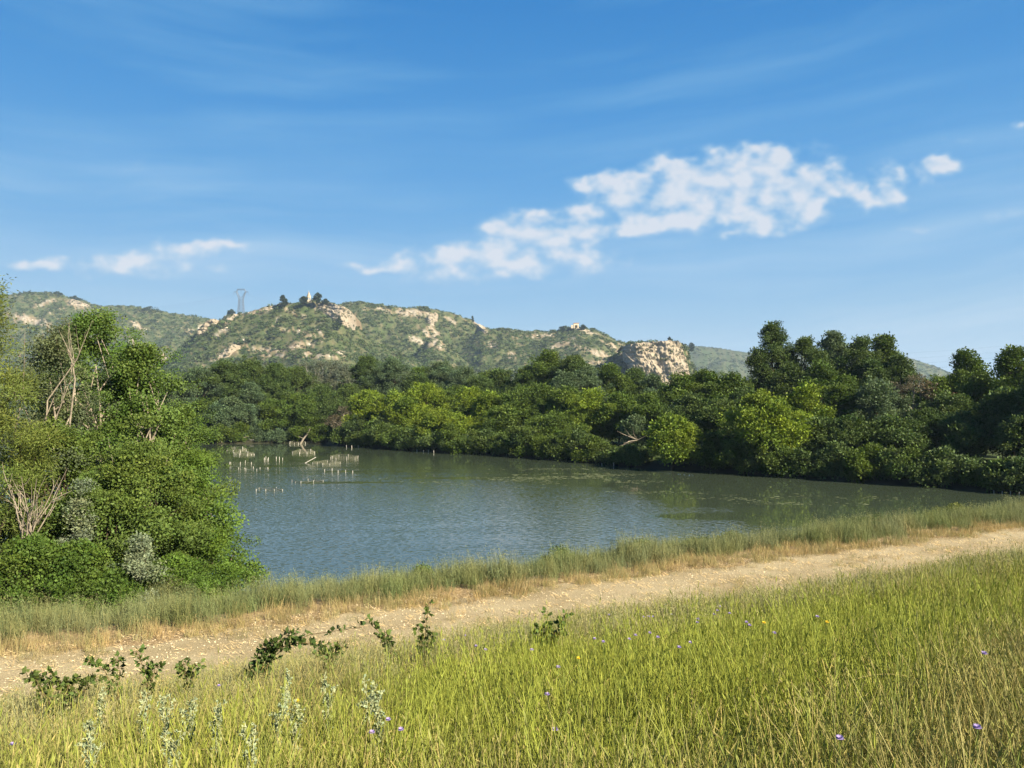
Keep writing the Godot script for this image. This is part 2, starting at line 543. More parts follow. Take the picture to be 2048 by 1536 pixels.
func cliff(called: String, label: String, tops: Array, bots: Array, amp: float, zgiven := 0.0):
	var u0: float = tops[0][0]
	var u1: float = tops[tops.size() - 1][0]
	var nu := maxi(14, int((u1 - u0) / 1.3))
	var nv := 34
	var zc := []
	for i in nu + 1:
		var u := lerpf(u0, u1, i / float(nu))
		var z := zgiven
		if z <= 0.0:
			z = hill_hit(u, interp(bots, u))
			if z < 0.0: z = zc[i - 1] if i > 0 else 800.0
		zc.append(z)
	for pass_ in 6:
		var z2 := zc.duplicate()
		for i in nu + 1: z2[i] = (zc[maxi(0, i - 1)] + zc[i] + zc[mini(nu, i + 1)]) / 3.0
		zc = z2
	var k := Coll.new()
	var rows := nv + 3
	for i in nu + 1:
		var f := i / float(nu)
		var u := lerpf(u0, u1, f)
		var jag := n2.get_noise_2d(u * 9.0, 7.0) * 2.5
		var vt := interp(tops, u) + jag
		var vb := interp(bots, u) + 3.0 - jag
		var edge := pow(absf(f * 2.0 - 1.0), 5.0) * 14.0
		for j in rows:
			var g := minf(1.0, j / float(nv))
			var p := P(u, lerpf(vb, vt, g), zc[i])
			var s := n2.get_noise_2d(p.x * 5.0, p.y * 3.5) * 2.0 + absf(n2.get_noise_2d(p.x * 20.0, p.y * 6.0)) * 0.8 + n2.get_noise_2d(p.x * 9.0, p.y * 34.0) * 1.0 + n2.get_noise_2d(p.x * 60.0, p.y * 60.0) * 0.4
			var led := 0.0
			var shelf := smoothstep(0.50, 0.56, g + n2.get_noise_2d(p.x * 6.0, 5.0) * 0.25) * 1.6
			var back := g * g * 4.0 + edge - 3.0 + (s + led + shelf) * amp
			if j == nv + 1: back += 10.0
			if j == nv + 2: back += 34.0
			p.z -= back
			if j > nv: p.y -= 0.6 if j == nv + 1 else 3.0
			k.v.append(p)
			k.n.append(Vector3.UP)
			var t := n2.get_noise_2d(p.x * 4.0 + 70.0, p.y * 9.0)
			var col := Color(0.46, 0.41, 0.32).lerp(Color(0.43, 0.37, 0.28), clampf(0.5 + t * 1.6, 0, 1)) # cream and ochre limestone
			if j > nv: col = Color(0.30, 0.235, 0.145) # soil on top
			k.c.append(col)
	for i in nu:
		for j in rows - 1:
			var a := i * rows + j
			k.i.append(a); k.i.append(a + 1); k.i.append(a + rows)
			k.i.append(a + 1); k.i.append(a + rows + 1); k.i.append(a + rows)
	for i in nu + 1:
		for j in rows:
			var dx: Vector3 = k.v[mini(i + 1, nu) * rows + j] - k.v[maxi(i - 1, 0) * rows + j]
			var dy: Vector3 = k.v[i * rows + mini(j + 1, rows - 1)] - k.v[i * rows + maxi(j - 1, 0)]
			k.n[i * rows + j] = dx.cross(dy).normalized()
	tag(put(k.mesh(M.rock), called), label, "cliff")
	# bushes rooted on its ledges
	var xf := []
	var cc := []
	for q in int((u1 - u0) * 0.7):
		var i := rng.randi_range(1, nu - 1)
		var j := rng.randi_range(4, nv)
		var sc := rnd(0.5, 1.2)
		xf.append(spun(k.v[i * rows + j] + Vector3(0, 0.2, 0.3), Vector3.ONE * sc))
		cc.append(tint(Color(0.07, 0.095, 0.035), 0.3))
	tag(scatter(C.scrub, xf, cc, "ledge_scrub"), "small green scrub on ledges of the " + label, "scrub", "", "stuff")

# ---------------------------------------------------------------- plants
func leaf_clump(seed_: int, n: int, radius: float, l: float, w: float, shell := 0.45, up := 0.25, pale := 0.0) -> ArrayMesh:
	rng.seed = seed_
	var k := Coll.new()
	for q in n:
		var d := unit()
		var at := d * radius * pow(rng.randf(), shell)
		at.y *= 0.8
		var dir := (d * 0.7 + unit() * 0.8 + Vector3(0, up, 0)).normalized()
		var side := dir.cross((unit() + Vector3(0, 0.8, 0)).normalized()).normalized()
		var g := rnd(0.72, 1.28)
		var col := Color(g * rnd(0.92, 1.1), g, g * rnd(0.85, 1.1))
		if rng.randf() < pale: col = Color(2.6, 2.3, 3.6)
		var s := rnd(0.7, 1.25)
		k.leaf(at, dir, side, l * s, w * s, col)
	return k.mesh(M.leaf)

func blob(seed_: int) -> ArrayMesh: # an angular stone
	rng.seed = seed_
	var k := Coll.new()
	var pts := []
	for q in 12: pts.append(Vector3())
	var t := (1.0 + sqrt(5.0)) / 2.0
	var raw := [[-1, t, 0], [1, t, 0], [-1, -t, 0], [1, -t, 0], [0, -1, t], [0, 1, t], [0, -1, -t], [0, 1, -t], [t, 0, -1], [t, 0, 1], [-t, 0, -1], [-t, 0, 1]]
	for q in 12: pts[q] = Vector3(raw[q][0], raw[q][1], raw[q][2]).normalized() * rnd(0.7, 1.15)
	for f in [[0, 11, 5], [0, 5, 1], [0, 1, 7], [0, 7, 10], [0, 10, 11], [1, 5, 9], [5, 11, 4], [11, 10, 2], [10, 7, 6], [7, 1, 8], [3, 9, 4], [3, 4, 2], [3, 2, 6], [3, 6, 8], [3, 8, 9], [4, 9, 5], [2, 4, 11], [6, 2, 10], [8, 6, 7], [9, 8, 1]]:
		k.tri(pts[f[0]], pts[f[2]], pts[f[1]], Color.WHITE)
	return k.mesh(M.plain)

func tree(called: String, label: String, cat: String, group: String, base: Vector3, h: float, w: float, o: Dictionary) -> Node3D:
	var root := thing(called, base, label, cat, group)
	var cb: float = o.get("cb", 0.16)
	var nl: int = o.get("lobes", 22)
	var nk: int = o.get("per", 9)
	var cs: float = o.get("cs", 1.0)
	var col: Color = o.col
	var col2: Color = o.get("col2", col)
	var lean: Vector3 = o.get("lean", Vector3.ZERO)
	var xf := []
	var cc := []
	var lobes := []
	for q in nl:
		var f := pow((q + rng.randf()) / nl, o.get("bias", 0.85))
		if q == nl - 1: f = 1.0
		var e := 0.5 * w * pow(sin(PI * clampf(f * 0.86 + 0.12, 0.0, 1.0)), 0.65)
		var lr: float = w * rnd(0.10, 0.20) * (1.12 - 0.35 * f) * o.get("lr", 1.0)
		var a := rnd(0, TAU)
		var r := maxf(0.0, e * (1.0 + 0.22 * sin(a * 2.0 + h * 3.1 + f * 5.0)) - lr * 0.75) * pow(rng.randf(), 0.35) * rnd(0.85, 1.15)
		var y := lerpf(cb * h + lr * 0.5, h - lr * 0.72, f)
		lobes.append([Vector3(cos(a) * r, y, sin(a) * r) + lean * f, lr, f])
	for q in int(nl * 0.7):
		var f := rng.randf()
		var e := 0.5 * w * pow(sin(PI * clampf(f * 0.86 + 0.12, 0.0, 1.0)), 0.65)
		var a := rnd(0, TAU)
		var r := e * rnd(0.85, 1.15)
		lobes.append([Vector3(cos(a) * r, lerpf(cb * h + 0.3, h * rnd(0.97, 1.04), f), sin(a) * r) + lean * f, w * 0.055, f])
	for s in o.get("extra", []): lobes.append(s)
	for lb in lobes:
		var lc := tint(col.lerp(col2, rng.randf()), 0.16, 0.06)
		for q in (nk if lb[1] > w * 0.06 else 2):
			var d := unit()
			d.y = absf(d.y) * 1.1 - 0.35
			var p: Vector3 = lb[0] + d * lb[1] * rnd(0.45, 1.08) * Vector3(1.15, 0.85, 1.15)
			p.y = maxf(p.y, 0.15)
			var s: float = cs * rnd(0.65, 1.2) * (1.0 if lb[1] > w * 0.06 else 0.62)
			xf.append(spun(p, Vector3(s, s * rnd(0.7, 1.0), s), 0.6))
			cc.append(tint(lc, 0.14, 0.05))
	var k := Coll.new()
	var tr: float = o.get("tr", h * 0.016 + 0.03)
	var pts := []
	var rad := []
	for q in 8:
		var f := q / 7.0
		pts.append(Vector3(sin(f * 5.0 + w) * 0.035 * h, f * h * 0.86 - 0.3, cos(f * 4.0 + h) * 0.035 * h) + lean * f)
		rad.append(lerpf(tr * 1.25, tr * 0.18, f))
	k.tube(pts, rad, 7)
	var every: int = o.get("limb", 2)
	for q in lobes.size():
		if q % every or lobes[q][1] < w * 0.06: continue
		var c: Vector3 = lobes[q][0]
		var f := clampf(c.y / (h * 0.86) - rnd(0.15, 0.38), 0.05, 0.95)
		var j := int(f * 7.0)
		var a: Vector3 = pts[j].lerp(pts[mini(7, j + 1)], f * 7.0 - j)
		var m := a.lerp(c, 0.5) + unit() * 0.06 * h + Vector3(0, -0.03 * h, 0)
		var r0 := tr * lerpf(0.55, 0.25, f)
		k.tube([a, a.lerp(m, 0.6) + unit() * 0.02 * h, m, c, c + (c - m).normalized() * lobes[q][1] * 0.7], [r0, r0 * 0.8, r0 * 0.6, r0 * 0.35, r0 * 0.12], 5)
	put(k.mesh(o.get("bark", M.bark), false), "trunk", root)
	tag(scatter(o.get("clump", C.far), xf, cc, "crown", root), "", "", "", "stuff")
	return root

const DARK := Color(0.058, 0.095, 0.024)
const MIDG := Color(0.092, 0.138, 0.020)
const YELL := Color(0.168, 0.225, 0.020)
const GREY := Color(0.090, 0.132, 0.062)
const PALE := Color(0.130, 0.150, 0.105)
const BROWN := Color(0.130, 0.110, 0.070)

func far_tree(u: float, vtop: float, z: float, wpx: float, kind: int, zone: String, own := "", cb := 0.10):
	var base := P(u, 800.0, z)
	base.y = 0.35 if z < shore_z(u) + 3.0 else 1.0
	var h := P(u, vtop, z).y - base.y
	var w := wpx * 1.15 * z / F
	var o := {"col": [DARK, YELL, MIDG, GREY, PALE, BROWN][kind], "cb": cb, "cs": 0.9, "clump": C.far, "bark": M.bark}
	var nm: String = ["dark_tree", "yellow_green_tree", "green_tree", "grey_green_tree", "white_poplar", "half_bare_tree"][kind]
	var lb: String = ["dense dark green tree", "bright yellow-green leafy tree", "mid green leafy tree", "soft grey-green poplar tree", "thin-leaved poplar with white trunk and limbs", "half bare brownish tree"][kind]
	if kind == 0: o.col2 = Color(0.078, 0.115, 0.028)
	if kind == 1: o.col2 = Color(0.125, 0.180, 0.022)
	if kind == 2: o.col2 = Color(0.070, 0.112, 0.020)
	if kind == 4 or kind == 5:
		o.lobes = 15; o.per = 4; o.limb = 1; o.cb = 0.45; o.bark = M.white_bark; o.cs = 0.75; o.tr = 0.20
		if kind == 5: o.cb = 0.15; o.bark = M.grey_bark
	var vol := w * w * h
	var ratio := h / w
	lb = ("tall slender " if ratio > 2.1 else "tall " if h > 13.5 else "low spreading " if h < 8.0 and ratio < 1.3 else "low " if h < 8.5 else "broad " if ratio < 1.35 else "middling ") + lb
	o.lobes = int(clampf(o.get("lobes", 34) * pow(vol / 420.0, 0.5), 12, 60))
	tree(nm, own if own else lb + " " + zone, "tree", "trees " + zone, base, h, w, o)

func bush(u: float, vtop: float, z: float, wpx: float, col: Color, label: String, group: String, base_y := 0.15):
	var base := P(u, 800.0, z)
	base.y = base_y
	var h := maxf(0.8, P(u, vtop, z).y - base.y)
	var w := wpx * z / F
	tree("shore_bush", ("broad " if w > 4.6 else "small ") + label, "bush", group, base, h, w, {"col": col, "col2": col * 0.75, "cb": 0.0, "cs": 0.75, "lobes": int(clampf(w * h * 0.9, 8, 24)), "per": 8, "tr": 0.07, "limb": 3, "bias": 1.0})

func near_tree(called: String, label: String, cat: String, u: float, vtop: float, z: float, w: float, o: Dictionary) -> Node3D:
	var base := P(u, 1000.0, z)
	base.y = ground_y(base.x, base.z) - 0.05
	var h: float = P(u, vtop, z).y - base.y
	return tree(called, label, cat, o.get("group", ""), base, h, w, o)

# ---------------------------------------------------------------- grass
func blades(seed_: int, n: int, rad: float, h0: float, h1: float, wd: float, bend: float, dry: float, heads: int, headlen := 0.06, stemw := 0.0018, wide_head := 0.010) -> ArrayMesh:
	rng.seed = seed_
	var k := Coll.new()
	for q in n:
		var a := rnd(0, TAU)
		var r := rad * sqrt(rng.randf())
		var at := Vector3(cos(a) * r, -0.03, sin(a) * r)
		var h := rnd(h0, h1)
		var la := rnd(0, TAU)
		var lean := Vector3(cos(la), 0, sin(la)) * rnd(0.1, 1.0) * bend * h
		var side := Vector3(-sin(la + rnd(-1, 1)), 0, cos(la)).normalized() * wd * rnd(0.6, 1.2) * 0.5
		var g := rnd(0.75, 1.25)
		var col := Color(g, g * rnd(0.95, 1.05), g * 0.9)
		if rng.randf() < dry: col = Color(1.7 * g, 1.2 * g, 1.8 * g)
		var p1 := at + Vector3(0, h * 0.5, 0) + lean * 0.22
		var p2 := at + Vector3(0, h * 0.85, 0) + lean * 0.62
		var p3 := at + Vector3(0, h * (1.0 - bend * 0.25), 0) + lean
		var b := k.v.size()
		var nn := side.cross(Vector3.UP + lean * 0.5).normalized()
		for p in [at - side, at + side, p1 - side * 0.9, p1 + side * 0.9, p2 - side * 0.55, p2 + side * 0.55, p3]:
			k.v.append(p); k.n.append(nn); k.c.append(col)
		for w in [0, 2, 1, 1, 2, 3, 2, 4, 3, 3, 4, 5, 4, 6, 5]: k.i.append(b + w)
	for q in heads:
		var a := rnd(0, TAU)
		var r := rad * sqrt(rng.randf())
		var at := Vector3(cos(a) * r, 0, sin(a) * r)
		var h := rnd(h1 * 0.9, h1 * 1.35)
		var la := rnd(0, TAU)
		var lean := Vector3(cos(la), 0, sin(la)) * rnd(0.05, 0.35) * h
		var g := rnd(0.8, 1.2)
		var col := Color(1.5 * g, 1.3 * g, 1.9 * g)
		var side := Vector3(-sin(la), 0, cos(la)) * stemw
		var top := at + lean + Vector3(0, h, 0)
		var mid := at + lean * 0.35 + Vector3(0, h * 0.55, 0)
		k.tri(at - side, mid - side, at + side, col)
		k.tri(at + side, mid - side, mid + side, col)
		k.tri(mid - side, top - side * 0.7, mid + side, col)
		k.tri(mid + side, top - side * 0.7, top + side * 0.7, col)
		var dir := (lean * 1.6 + Vector3(0, h, 0)).normalized()
		for e in 2:
			var sd := Vector3(cos(la + e * 1.57), 0, sin(la + e * 1.57))
			k.leaf(top - dir * 0.01, dir, sd, headlen * rnd(0.7, 1.3), wide_head, col)
	return k.mesh(M.grass)

func oat_tuft(seed_: int) -> ArrayMesh: # fine stems with loose nodding spikelets
	rng.seed = seed_
	var k := Coll.new()
	for q in 26:
		var a := rnd(0, TAU)
		var r := 0.22 * sqrt(rng.randf())
		var at := Vector3(cos(a) * r, 0, sin(a) * r)
		var h := rnd(0.35, 0.8)
		var la := rnd(0, TAU)
		var lean := Vector3(cos(la), 0, sin(la)) * rnd(0.05, 0.4) * h
		var g := rnd(0.75, 1.25)
		var col := Color(g, g, g)
		var side := Vector3(-sin(la), 0, cos(la)) * 0.003
		var top := at + lean + Vector3(0, h, 0)
		var mid := at + lean * 0.3 + Vector3(0, h * 0.55, 0)
		k.tri(at - side, mid - side, at + side, col)
		k.tri(at + side, mid - side, mid + side, col)
		k.tri(mid - side, top, mid + side, col)
		for e in 2:
			var d := (unit() + Vector3(0, 1.0, 0)).normalized()
			k.leaf(at.lerp(mid, rnd(0.1, 0.9)), d, d.cross(unit()).normalized(), rnd(0.12, 0.26), 0.008, col)
		if q % 2 == 0:
			for e in 4:
				var d := (unit() - Vector3(0, 0.5, 0)).normalized()
				k.leaf(top.lerp(mid, rnd(0, 0.25)) + d * 0.02, d, d.cross(unit()).normalized(), 0.030, 0.010, Color(2.2 * g, 1.75 * g, 2.6 * g))
	return k.mesh(M.grass)

const DRYNESS := [ # where the photograph shows straw (+) or lush green (-): pixel centre, half sizes, amount
	[1950, 1480, 260, 120, .9], [2000, 1340, 160, 90, .35], [1350, 1390, 420, 110, -.75], [1750, 1350, 260, 90, -.55], [1150, 1500, 220, 60, -.2], [520, 1420, 260, 90, .45], [60, 1480, 200, 90, .35], [850, 1430, 180, 80, -.3], [700, 1350, 160, 60, .25], [1500, 1520, 120, 40, .5], [1900, 1250, 260, 60, -.15], [1450, 1250, 260, 40, -.1], [1000, 1280, 160, 30, .25]]

func dryness(p: Vector3) -> float:
	var q := px(p + Vector3(0, 0.3, 0))
	var d := 0.20 + n1.get_noise_2d(p.x * 22.0, p.z * 22.0) * 0.55 + n1.get_noise_2d(p.x * 70.0, p.z * 70.0) * 0.3
	for b in DRYNESS:
		var ex: float = (q.x - b[0]) / b[2]
		var ey: float = (q.y - b[1]) / b[3]
		d += b[4] * exp(-(ex * ex + ey * ey))
	return clampf(d, 0.0, 1.0)

func build_grass():
	var A := [[], [], [], [], [], []]
	var B := [[], [], [], [], [], []]
	var lush := Color(0.245, 0.275, 0.045)
	var olive := Color(0.190, 0.200, 0.060)
	var straw := Color(0.36, 0.30, 0.115)
	# the slope below the photographer
	var n := 0
	while n < 60000:
		n += 1
		var z := 2.2 + 22.0 * pow(rng.randf(), 0.85)
		var x := rnd(-1, 1) * (z * 0.86 + 0.6)
		var q := st_of(x, -z)
		if q.y < 1.2 or q.y > 12.3: continue
		if q.y > 11.0 and rng.randf() < (q.y - 11.0) / 1.2: continue
		if rng.randf() > 26.0 / (8.0 + z * 1.6): continue
		var y := ground_y(x, -z)
		var p := Vector3(x, y, -z)
		var d := dryness(p)
		var upper := smoothstep(6.5, 10.5, q.y)
		var sc := rnd(0.65, 1.0) * lerpf(1.0, 0.62, upper)
		var k := 0
		if rng.randf() < d * 0.85: k = 2 + rng.randi() % 2
		else: k = rng.randi() % 2
		if upper > rng.randf() and rng.randf() < 0.75: k = 4
		var col := lush.lerp(olive, clampf(d * 1.3 + upper * 0.4 + rnd(-0.2, 0.2), 0, 1))
		if k == 2 or k == 3: col = straw.lerp(olive, rnd(0.0, 0.65))
		if k == 4: col = Color(0.185, 0.200, 0.085).lerp(Color(0.34, 0.29, 0.14), pow(rng.randf(), 1.5) * 0.9)
		if rng.randf() < 0.30 + d * 0.3:
			A[5].append(spun(p, Vector3.ONE * rnd(0.5, 0.95), 0.9))
			B[5].append(tint(straw.lerp(lush, rnd(0, 0.8)), 0.2))
		A[k].append(spun(p, Vector3(sc, sc * rnd(0.55, 1.2) * (1.0 + 0.5 * n1.get_noise_2d(x * 45.0, z * 45.0)), sc), 0.5))
		B[k].append(tint(col, 0.18, 0.06))
	# the verge beyond the path
	var total := 0
	while total < 19000:
		total += 1
		var s := rnd(-26, 70)
		var t := 14.2 + 6.0 * rng.randf()
		var c := xz_of(s, t)
		if -c.y < 6.0 or absf(c.x) > -c.y * 0.86 + 1.0: continue
		var p := Vector3(c.x, ground_y(c.x, c.y), c.y)
		var edge := 15.5 + n1.get_noise_2d(s * 14.0, 3.0) * 1.1
		if t < edge:
			if rng.randf() < 0.2 + 0.75 * smoothstep(15.0, 14.2, t): continue
			A[5].append(spun(p, Vector3.ONE * rnd(0.4, 0.75), 0.5))
			B[5].append(tint(Color(0.37, 0.275, 0.135).lerp(Color(0.22, 0.22, 0.09), pow(rng.randf(), 1.5)), 0.18))
		else:
			var g := Color(0.175, 0.195, 0.095).lerp(Color(0.125, 0.165, 0.055), clampf(0.5 + n1.get_noise_2d(c.x * 12.0, c.y * 12.0), 0, 1))
			A[4].append(spun(p, Vector3.ONE * rnd(0.5, 0.85) * (1.0 + 0.6 * n1.get_noise_2d(c.x * 25.0, c.y * 25.0)), 0.35))
			B[4].append(tint(g.lerp(straw, rnd(0, 0.25)), 0.2))
	# tufts straying on to the path
	for q in 6000:
		var s := rnd(-20, 60)
		var t := 11.6 + 3.5 * rng.randf()
		var c := xz_of(s, t)
		if -c.y < 5.0 or absf(c.x) > -c.y * 0.86 + 1.0: continue
		if n1.get_noise_2d(c.x * 20.0, c.y * 20.0) < rnd(-0.15, 0.45) + 0.3 * absf(sin((t - 11.6) / 3.5 * TAU)): continue
		var p := Vector3(c.x, ground_y(c.x, c.y), c.y)
		A[5].append(spun(p, Vector3.ONE * rnd(0.18, 0.5), 0.4))
		B[5].append(tint(Color(0.42, 0.31, 0.14).lerp(Color(0.16, 0.19, 0.06), pow(rng.randf(), 1.6)), 0.2))
	var meshes := [C.green_a, C.green_b, C.dry_a, C.dry_b, C.oat, C.straw]
	var nm := ["green_grass", "meadow_grass", "dry_grass", "seeding_grass", "oat_grass", "straw_grass"]
	var lb := ["lush yellow-green grass on the slope in front of the path", "bright green grass blades mixed into the slope", "dry straw-coloured grass on the slope in front of the path", "tall grass gone to seed with pale heads on the slope", "grey-green wild oat grass along both sides of the path", "short golden dead grass along the path and among the green"]
	for k in 6: tag(scatter(meshes[k], A[k], B[k], nm[k]), lb[k], "grass", "", "stuff")

# ---------------------------------------------------------------- scene
func _ready():
	rng.seed = 4
	# camera
	var cam := Camera3D.new()
	cam.name = "camera"
	cam.fov = rad_to_deg(2.0 * atan(768.0 / F))
	cam.position = Vector3(0, EYE, 0)
	cam.rotation.x = PITCH
	cam.near = 0.1
	cam.far = 9000.0
	add_child(cam)
	cam.current = true
	# sky and air
	var env := Environment.new()
	env.background_mode = Environment.BG_SKY
	var sky := Sky.new()
	var pano := PanoramaSkyMaterial.new()
	pano.panorama = make_sky()
	sky.sky_material = pano
	env.sky = sky
	env.background_energy_multiplier = 0.345
	env.tonemap_mode = Environment.TONE_MAPPER_LINEAR
	env.tonemap_exposure = 2.9
	env.sdfgi_enabled = true
	env.ssao_enabled = true
	env.ssil_enabled = true
	env.fog_enabled = true
	env.fog_density = 0.00012
	env.fog_light_color = Color(0.72, 0.82, 0.93)
	var we := WorldEnvironment.new()
	we.name = "air"
	we.environment = env
	add_child(we)
	# sun: morning, from the side and a little behind
	var sun := DirectionalLight3D.new()
	sun.name = "sun"
	sun.light_energy = 1.6
	sun.light_color = Color(1.0, 0.95, 0.85)
	sun.light_angular_distance = 0.5
	sun.shadow_enabled = true
	add_child(sun)
	sun.look_at_from_position(SUN * 100.0, Vector3.ZERO)
	print("sky ", Time.get_ticks_msec())

	n1.seed = 1; n1.frequency = 0.02; n1.fractal_octaves = 4
	n2.seed = 2; n2.frequency = 0.009; n2.fractal_octaves = 4
	n3.seed = 6; n3.frequency = 0.05; n3.noise_type = FastNoiseLite.TYPE_CELLULAR; n3.fractal_octaves = 3; n3.cellular_return_type = FastNoiseLite.RETURN_DISTANCE2_SUB
	materials()
	clumps()
	print("clumps ", Time.get_ticks_msec())
	ground_and_water()
	build_hills()
	print("hills ", Time.get_ticks_msec())
	cliffs()
	hill_things()
	print("cliffs ", Time.get_ticks_msec())
	woods()
	print("woods ", Time.get_ticks_msec())
	near_thicket()
	houses()
	lake_things()
	build_grass()
	print("grass ", Time.get_ticks_msec())
	plants()
	print("done ", Time.get_ticks_msec())

func materials():
	M.leaf = mat(Color.WHITE, 0.62, true, 0.75)
	M.grass = mat(Color.WHITE, 0.7, true, 0.6)
	M.plain = mat(Color.WHITE, 0.95)
	M.hill = mat(Color.WHITE, 1.0)
	M.hill.albedo_texture = noise_tex(0.02, Color(0.62, 0.60, 0.58), Color(1, 1, 1))
	M.hill.uv1_triplanar = true
	M.hill.uv1_world_triplanar = true
	M.hill.uv1_scale = Vector3.ONE * 0.02
	M.rock = mat(Color.WHITE, 1.0)
	M.rock.albedo_texture = noise_tex(0.03, Color(0.58, 0.55, 0.52), Color(1, 1, 1), 512, FastNoiseLite.TYPE_SIMPLEX)
	M.rock.uv1_triplanar = true
	M.rock.uv1_world_triplanar = true
	M.rock.uv1_scale = Vector3(0.05, 0.09, 0.05)
	var barktex := noise_tex(0.05, Color(0.5, 0.5, 0.5), Color(1, 1, 1), 256)
	for b in [["bark", Color(0.36, 0.31, 0.25)], ["white_bark", Color(0.83, 0.81, 0.77)], ["grey_bark", Color(0.70, 0.65, 0.57)]]:
		M[b[0]] = mat(b[1], 0.95, false)
		M[b[0]].albedo_texture = barktex
		M[b[0]].uv1_triplanar = true
		M[b[0]].uv1_scale = Vector3(1.5, 0.4, 1.5)
	M.dyke = mat(Color.WHITE, 1.0)
	M.dyke.albedo_texture = noise_tex(0.03, Color(0.55, 0.52, 0.48), Color(1, 1, 1))
	M.dyke.normal_enabled = true
	M.dyke.normal_texture = normal_tex(0.05, 6.0)
	M.dyke.uv1_triplanar = true
	M.dyke.uv1_world_triplanar = true
	M.dyke.uv1_scale = Vector3.ONE * 0.8
	M.path = mat(Color.WHITE, 1.0)
	M.path.albedo_texture = noise_tex(0.06, Color(0.68, 0.66, 0.62), Color(1, 1, 1), 1024)
	M.path.normal_enabled = true
	M.path.normal_texture = normal_tex(0.12, 4.0, 1024)
	M.path.uv1_triplanar = true
	M.path.uv1_world_triplanar = true
	M.path.uv1_scale = Vector3.ONE * 0.45
	M.steel = mat(Color(0.40, 0.45, 0.51), 0.6, false)
	M.steel.metallic = 0.3
	M.stake = mat(Color(0.70, 0.68, 0.63), 0.8, false)
	M.net = mat(Color(0.58, 0.57, 0.48), 0.9, false)
	M.rope = mat(Color(0.35, 0.36, 0.33), 0.9, false)
	M.wall = mat(Color(0.84, 0.78, 0.68), 0.9, false)
	M.wall.albedo_texture = noise_tex(0.02, Color(0.8, 0.78, 0.76), Color(1, 1, 1), 256)
	M.wall.uv1_triplanar = true
	M.roof = mat(Color(0.56, 0.40, 0.33), 0.95, false)
	M.dark = mat(Color(0.10, 0.10, 0.11), 0.5, false)
	M.weed = mat(Color.WHITE, 0.8)

func clumps():
	C.far = leaf_clump(101, 100, 0.98, 0.27, 0.175)
	C.scrub = leaf_clump(102, 46, 1.0, 0.62, 0.50, 0.35, 0.5)
	C.near = leaf_clump(103, 62, 0.44, 0.100, 0.070)
	C.near_pale = leaf_clump(104, 62, 0.44, 0.088, 0.06, 0.45, 0.3, 0.22)
	C.narrow = leaf_clump(105, 100, 0.42, 0.095, 0.022)
	C.stone = blob(106)
	C.green_a = blades(107, 76, 0.19, 0.20, 0.56, 0.0040, 0.55, 0.06, 1)
	C.green_b = blades(108, 70, 0.20, 0.18, 0.50, 0.0036, 0.75, 0.14, 3)
	C.dry_a = blades(109, 64, 0.20, 0.14, 0.44, 0.0028, 0.8, 0.0, 4, 0.04, 0.0012, 0.005)
	C.dry_b = blades(110, 46, 0.18, 0.18, 0.50, 0.0028, 0.7, 0.1, 7, 0.05, 0.0013, 0.006)
	C.oat = oat_tuft(111)
	C.straw = blades(112, 60, 0.26, 0.12, 0.38, 0.006, 0.8, 0.0, 4, 0.04, 0.003, 0.012)
	rng.seed = 77

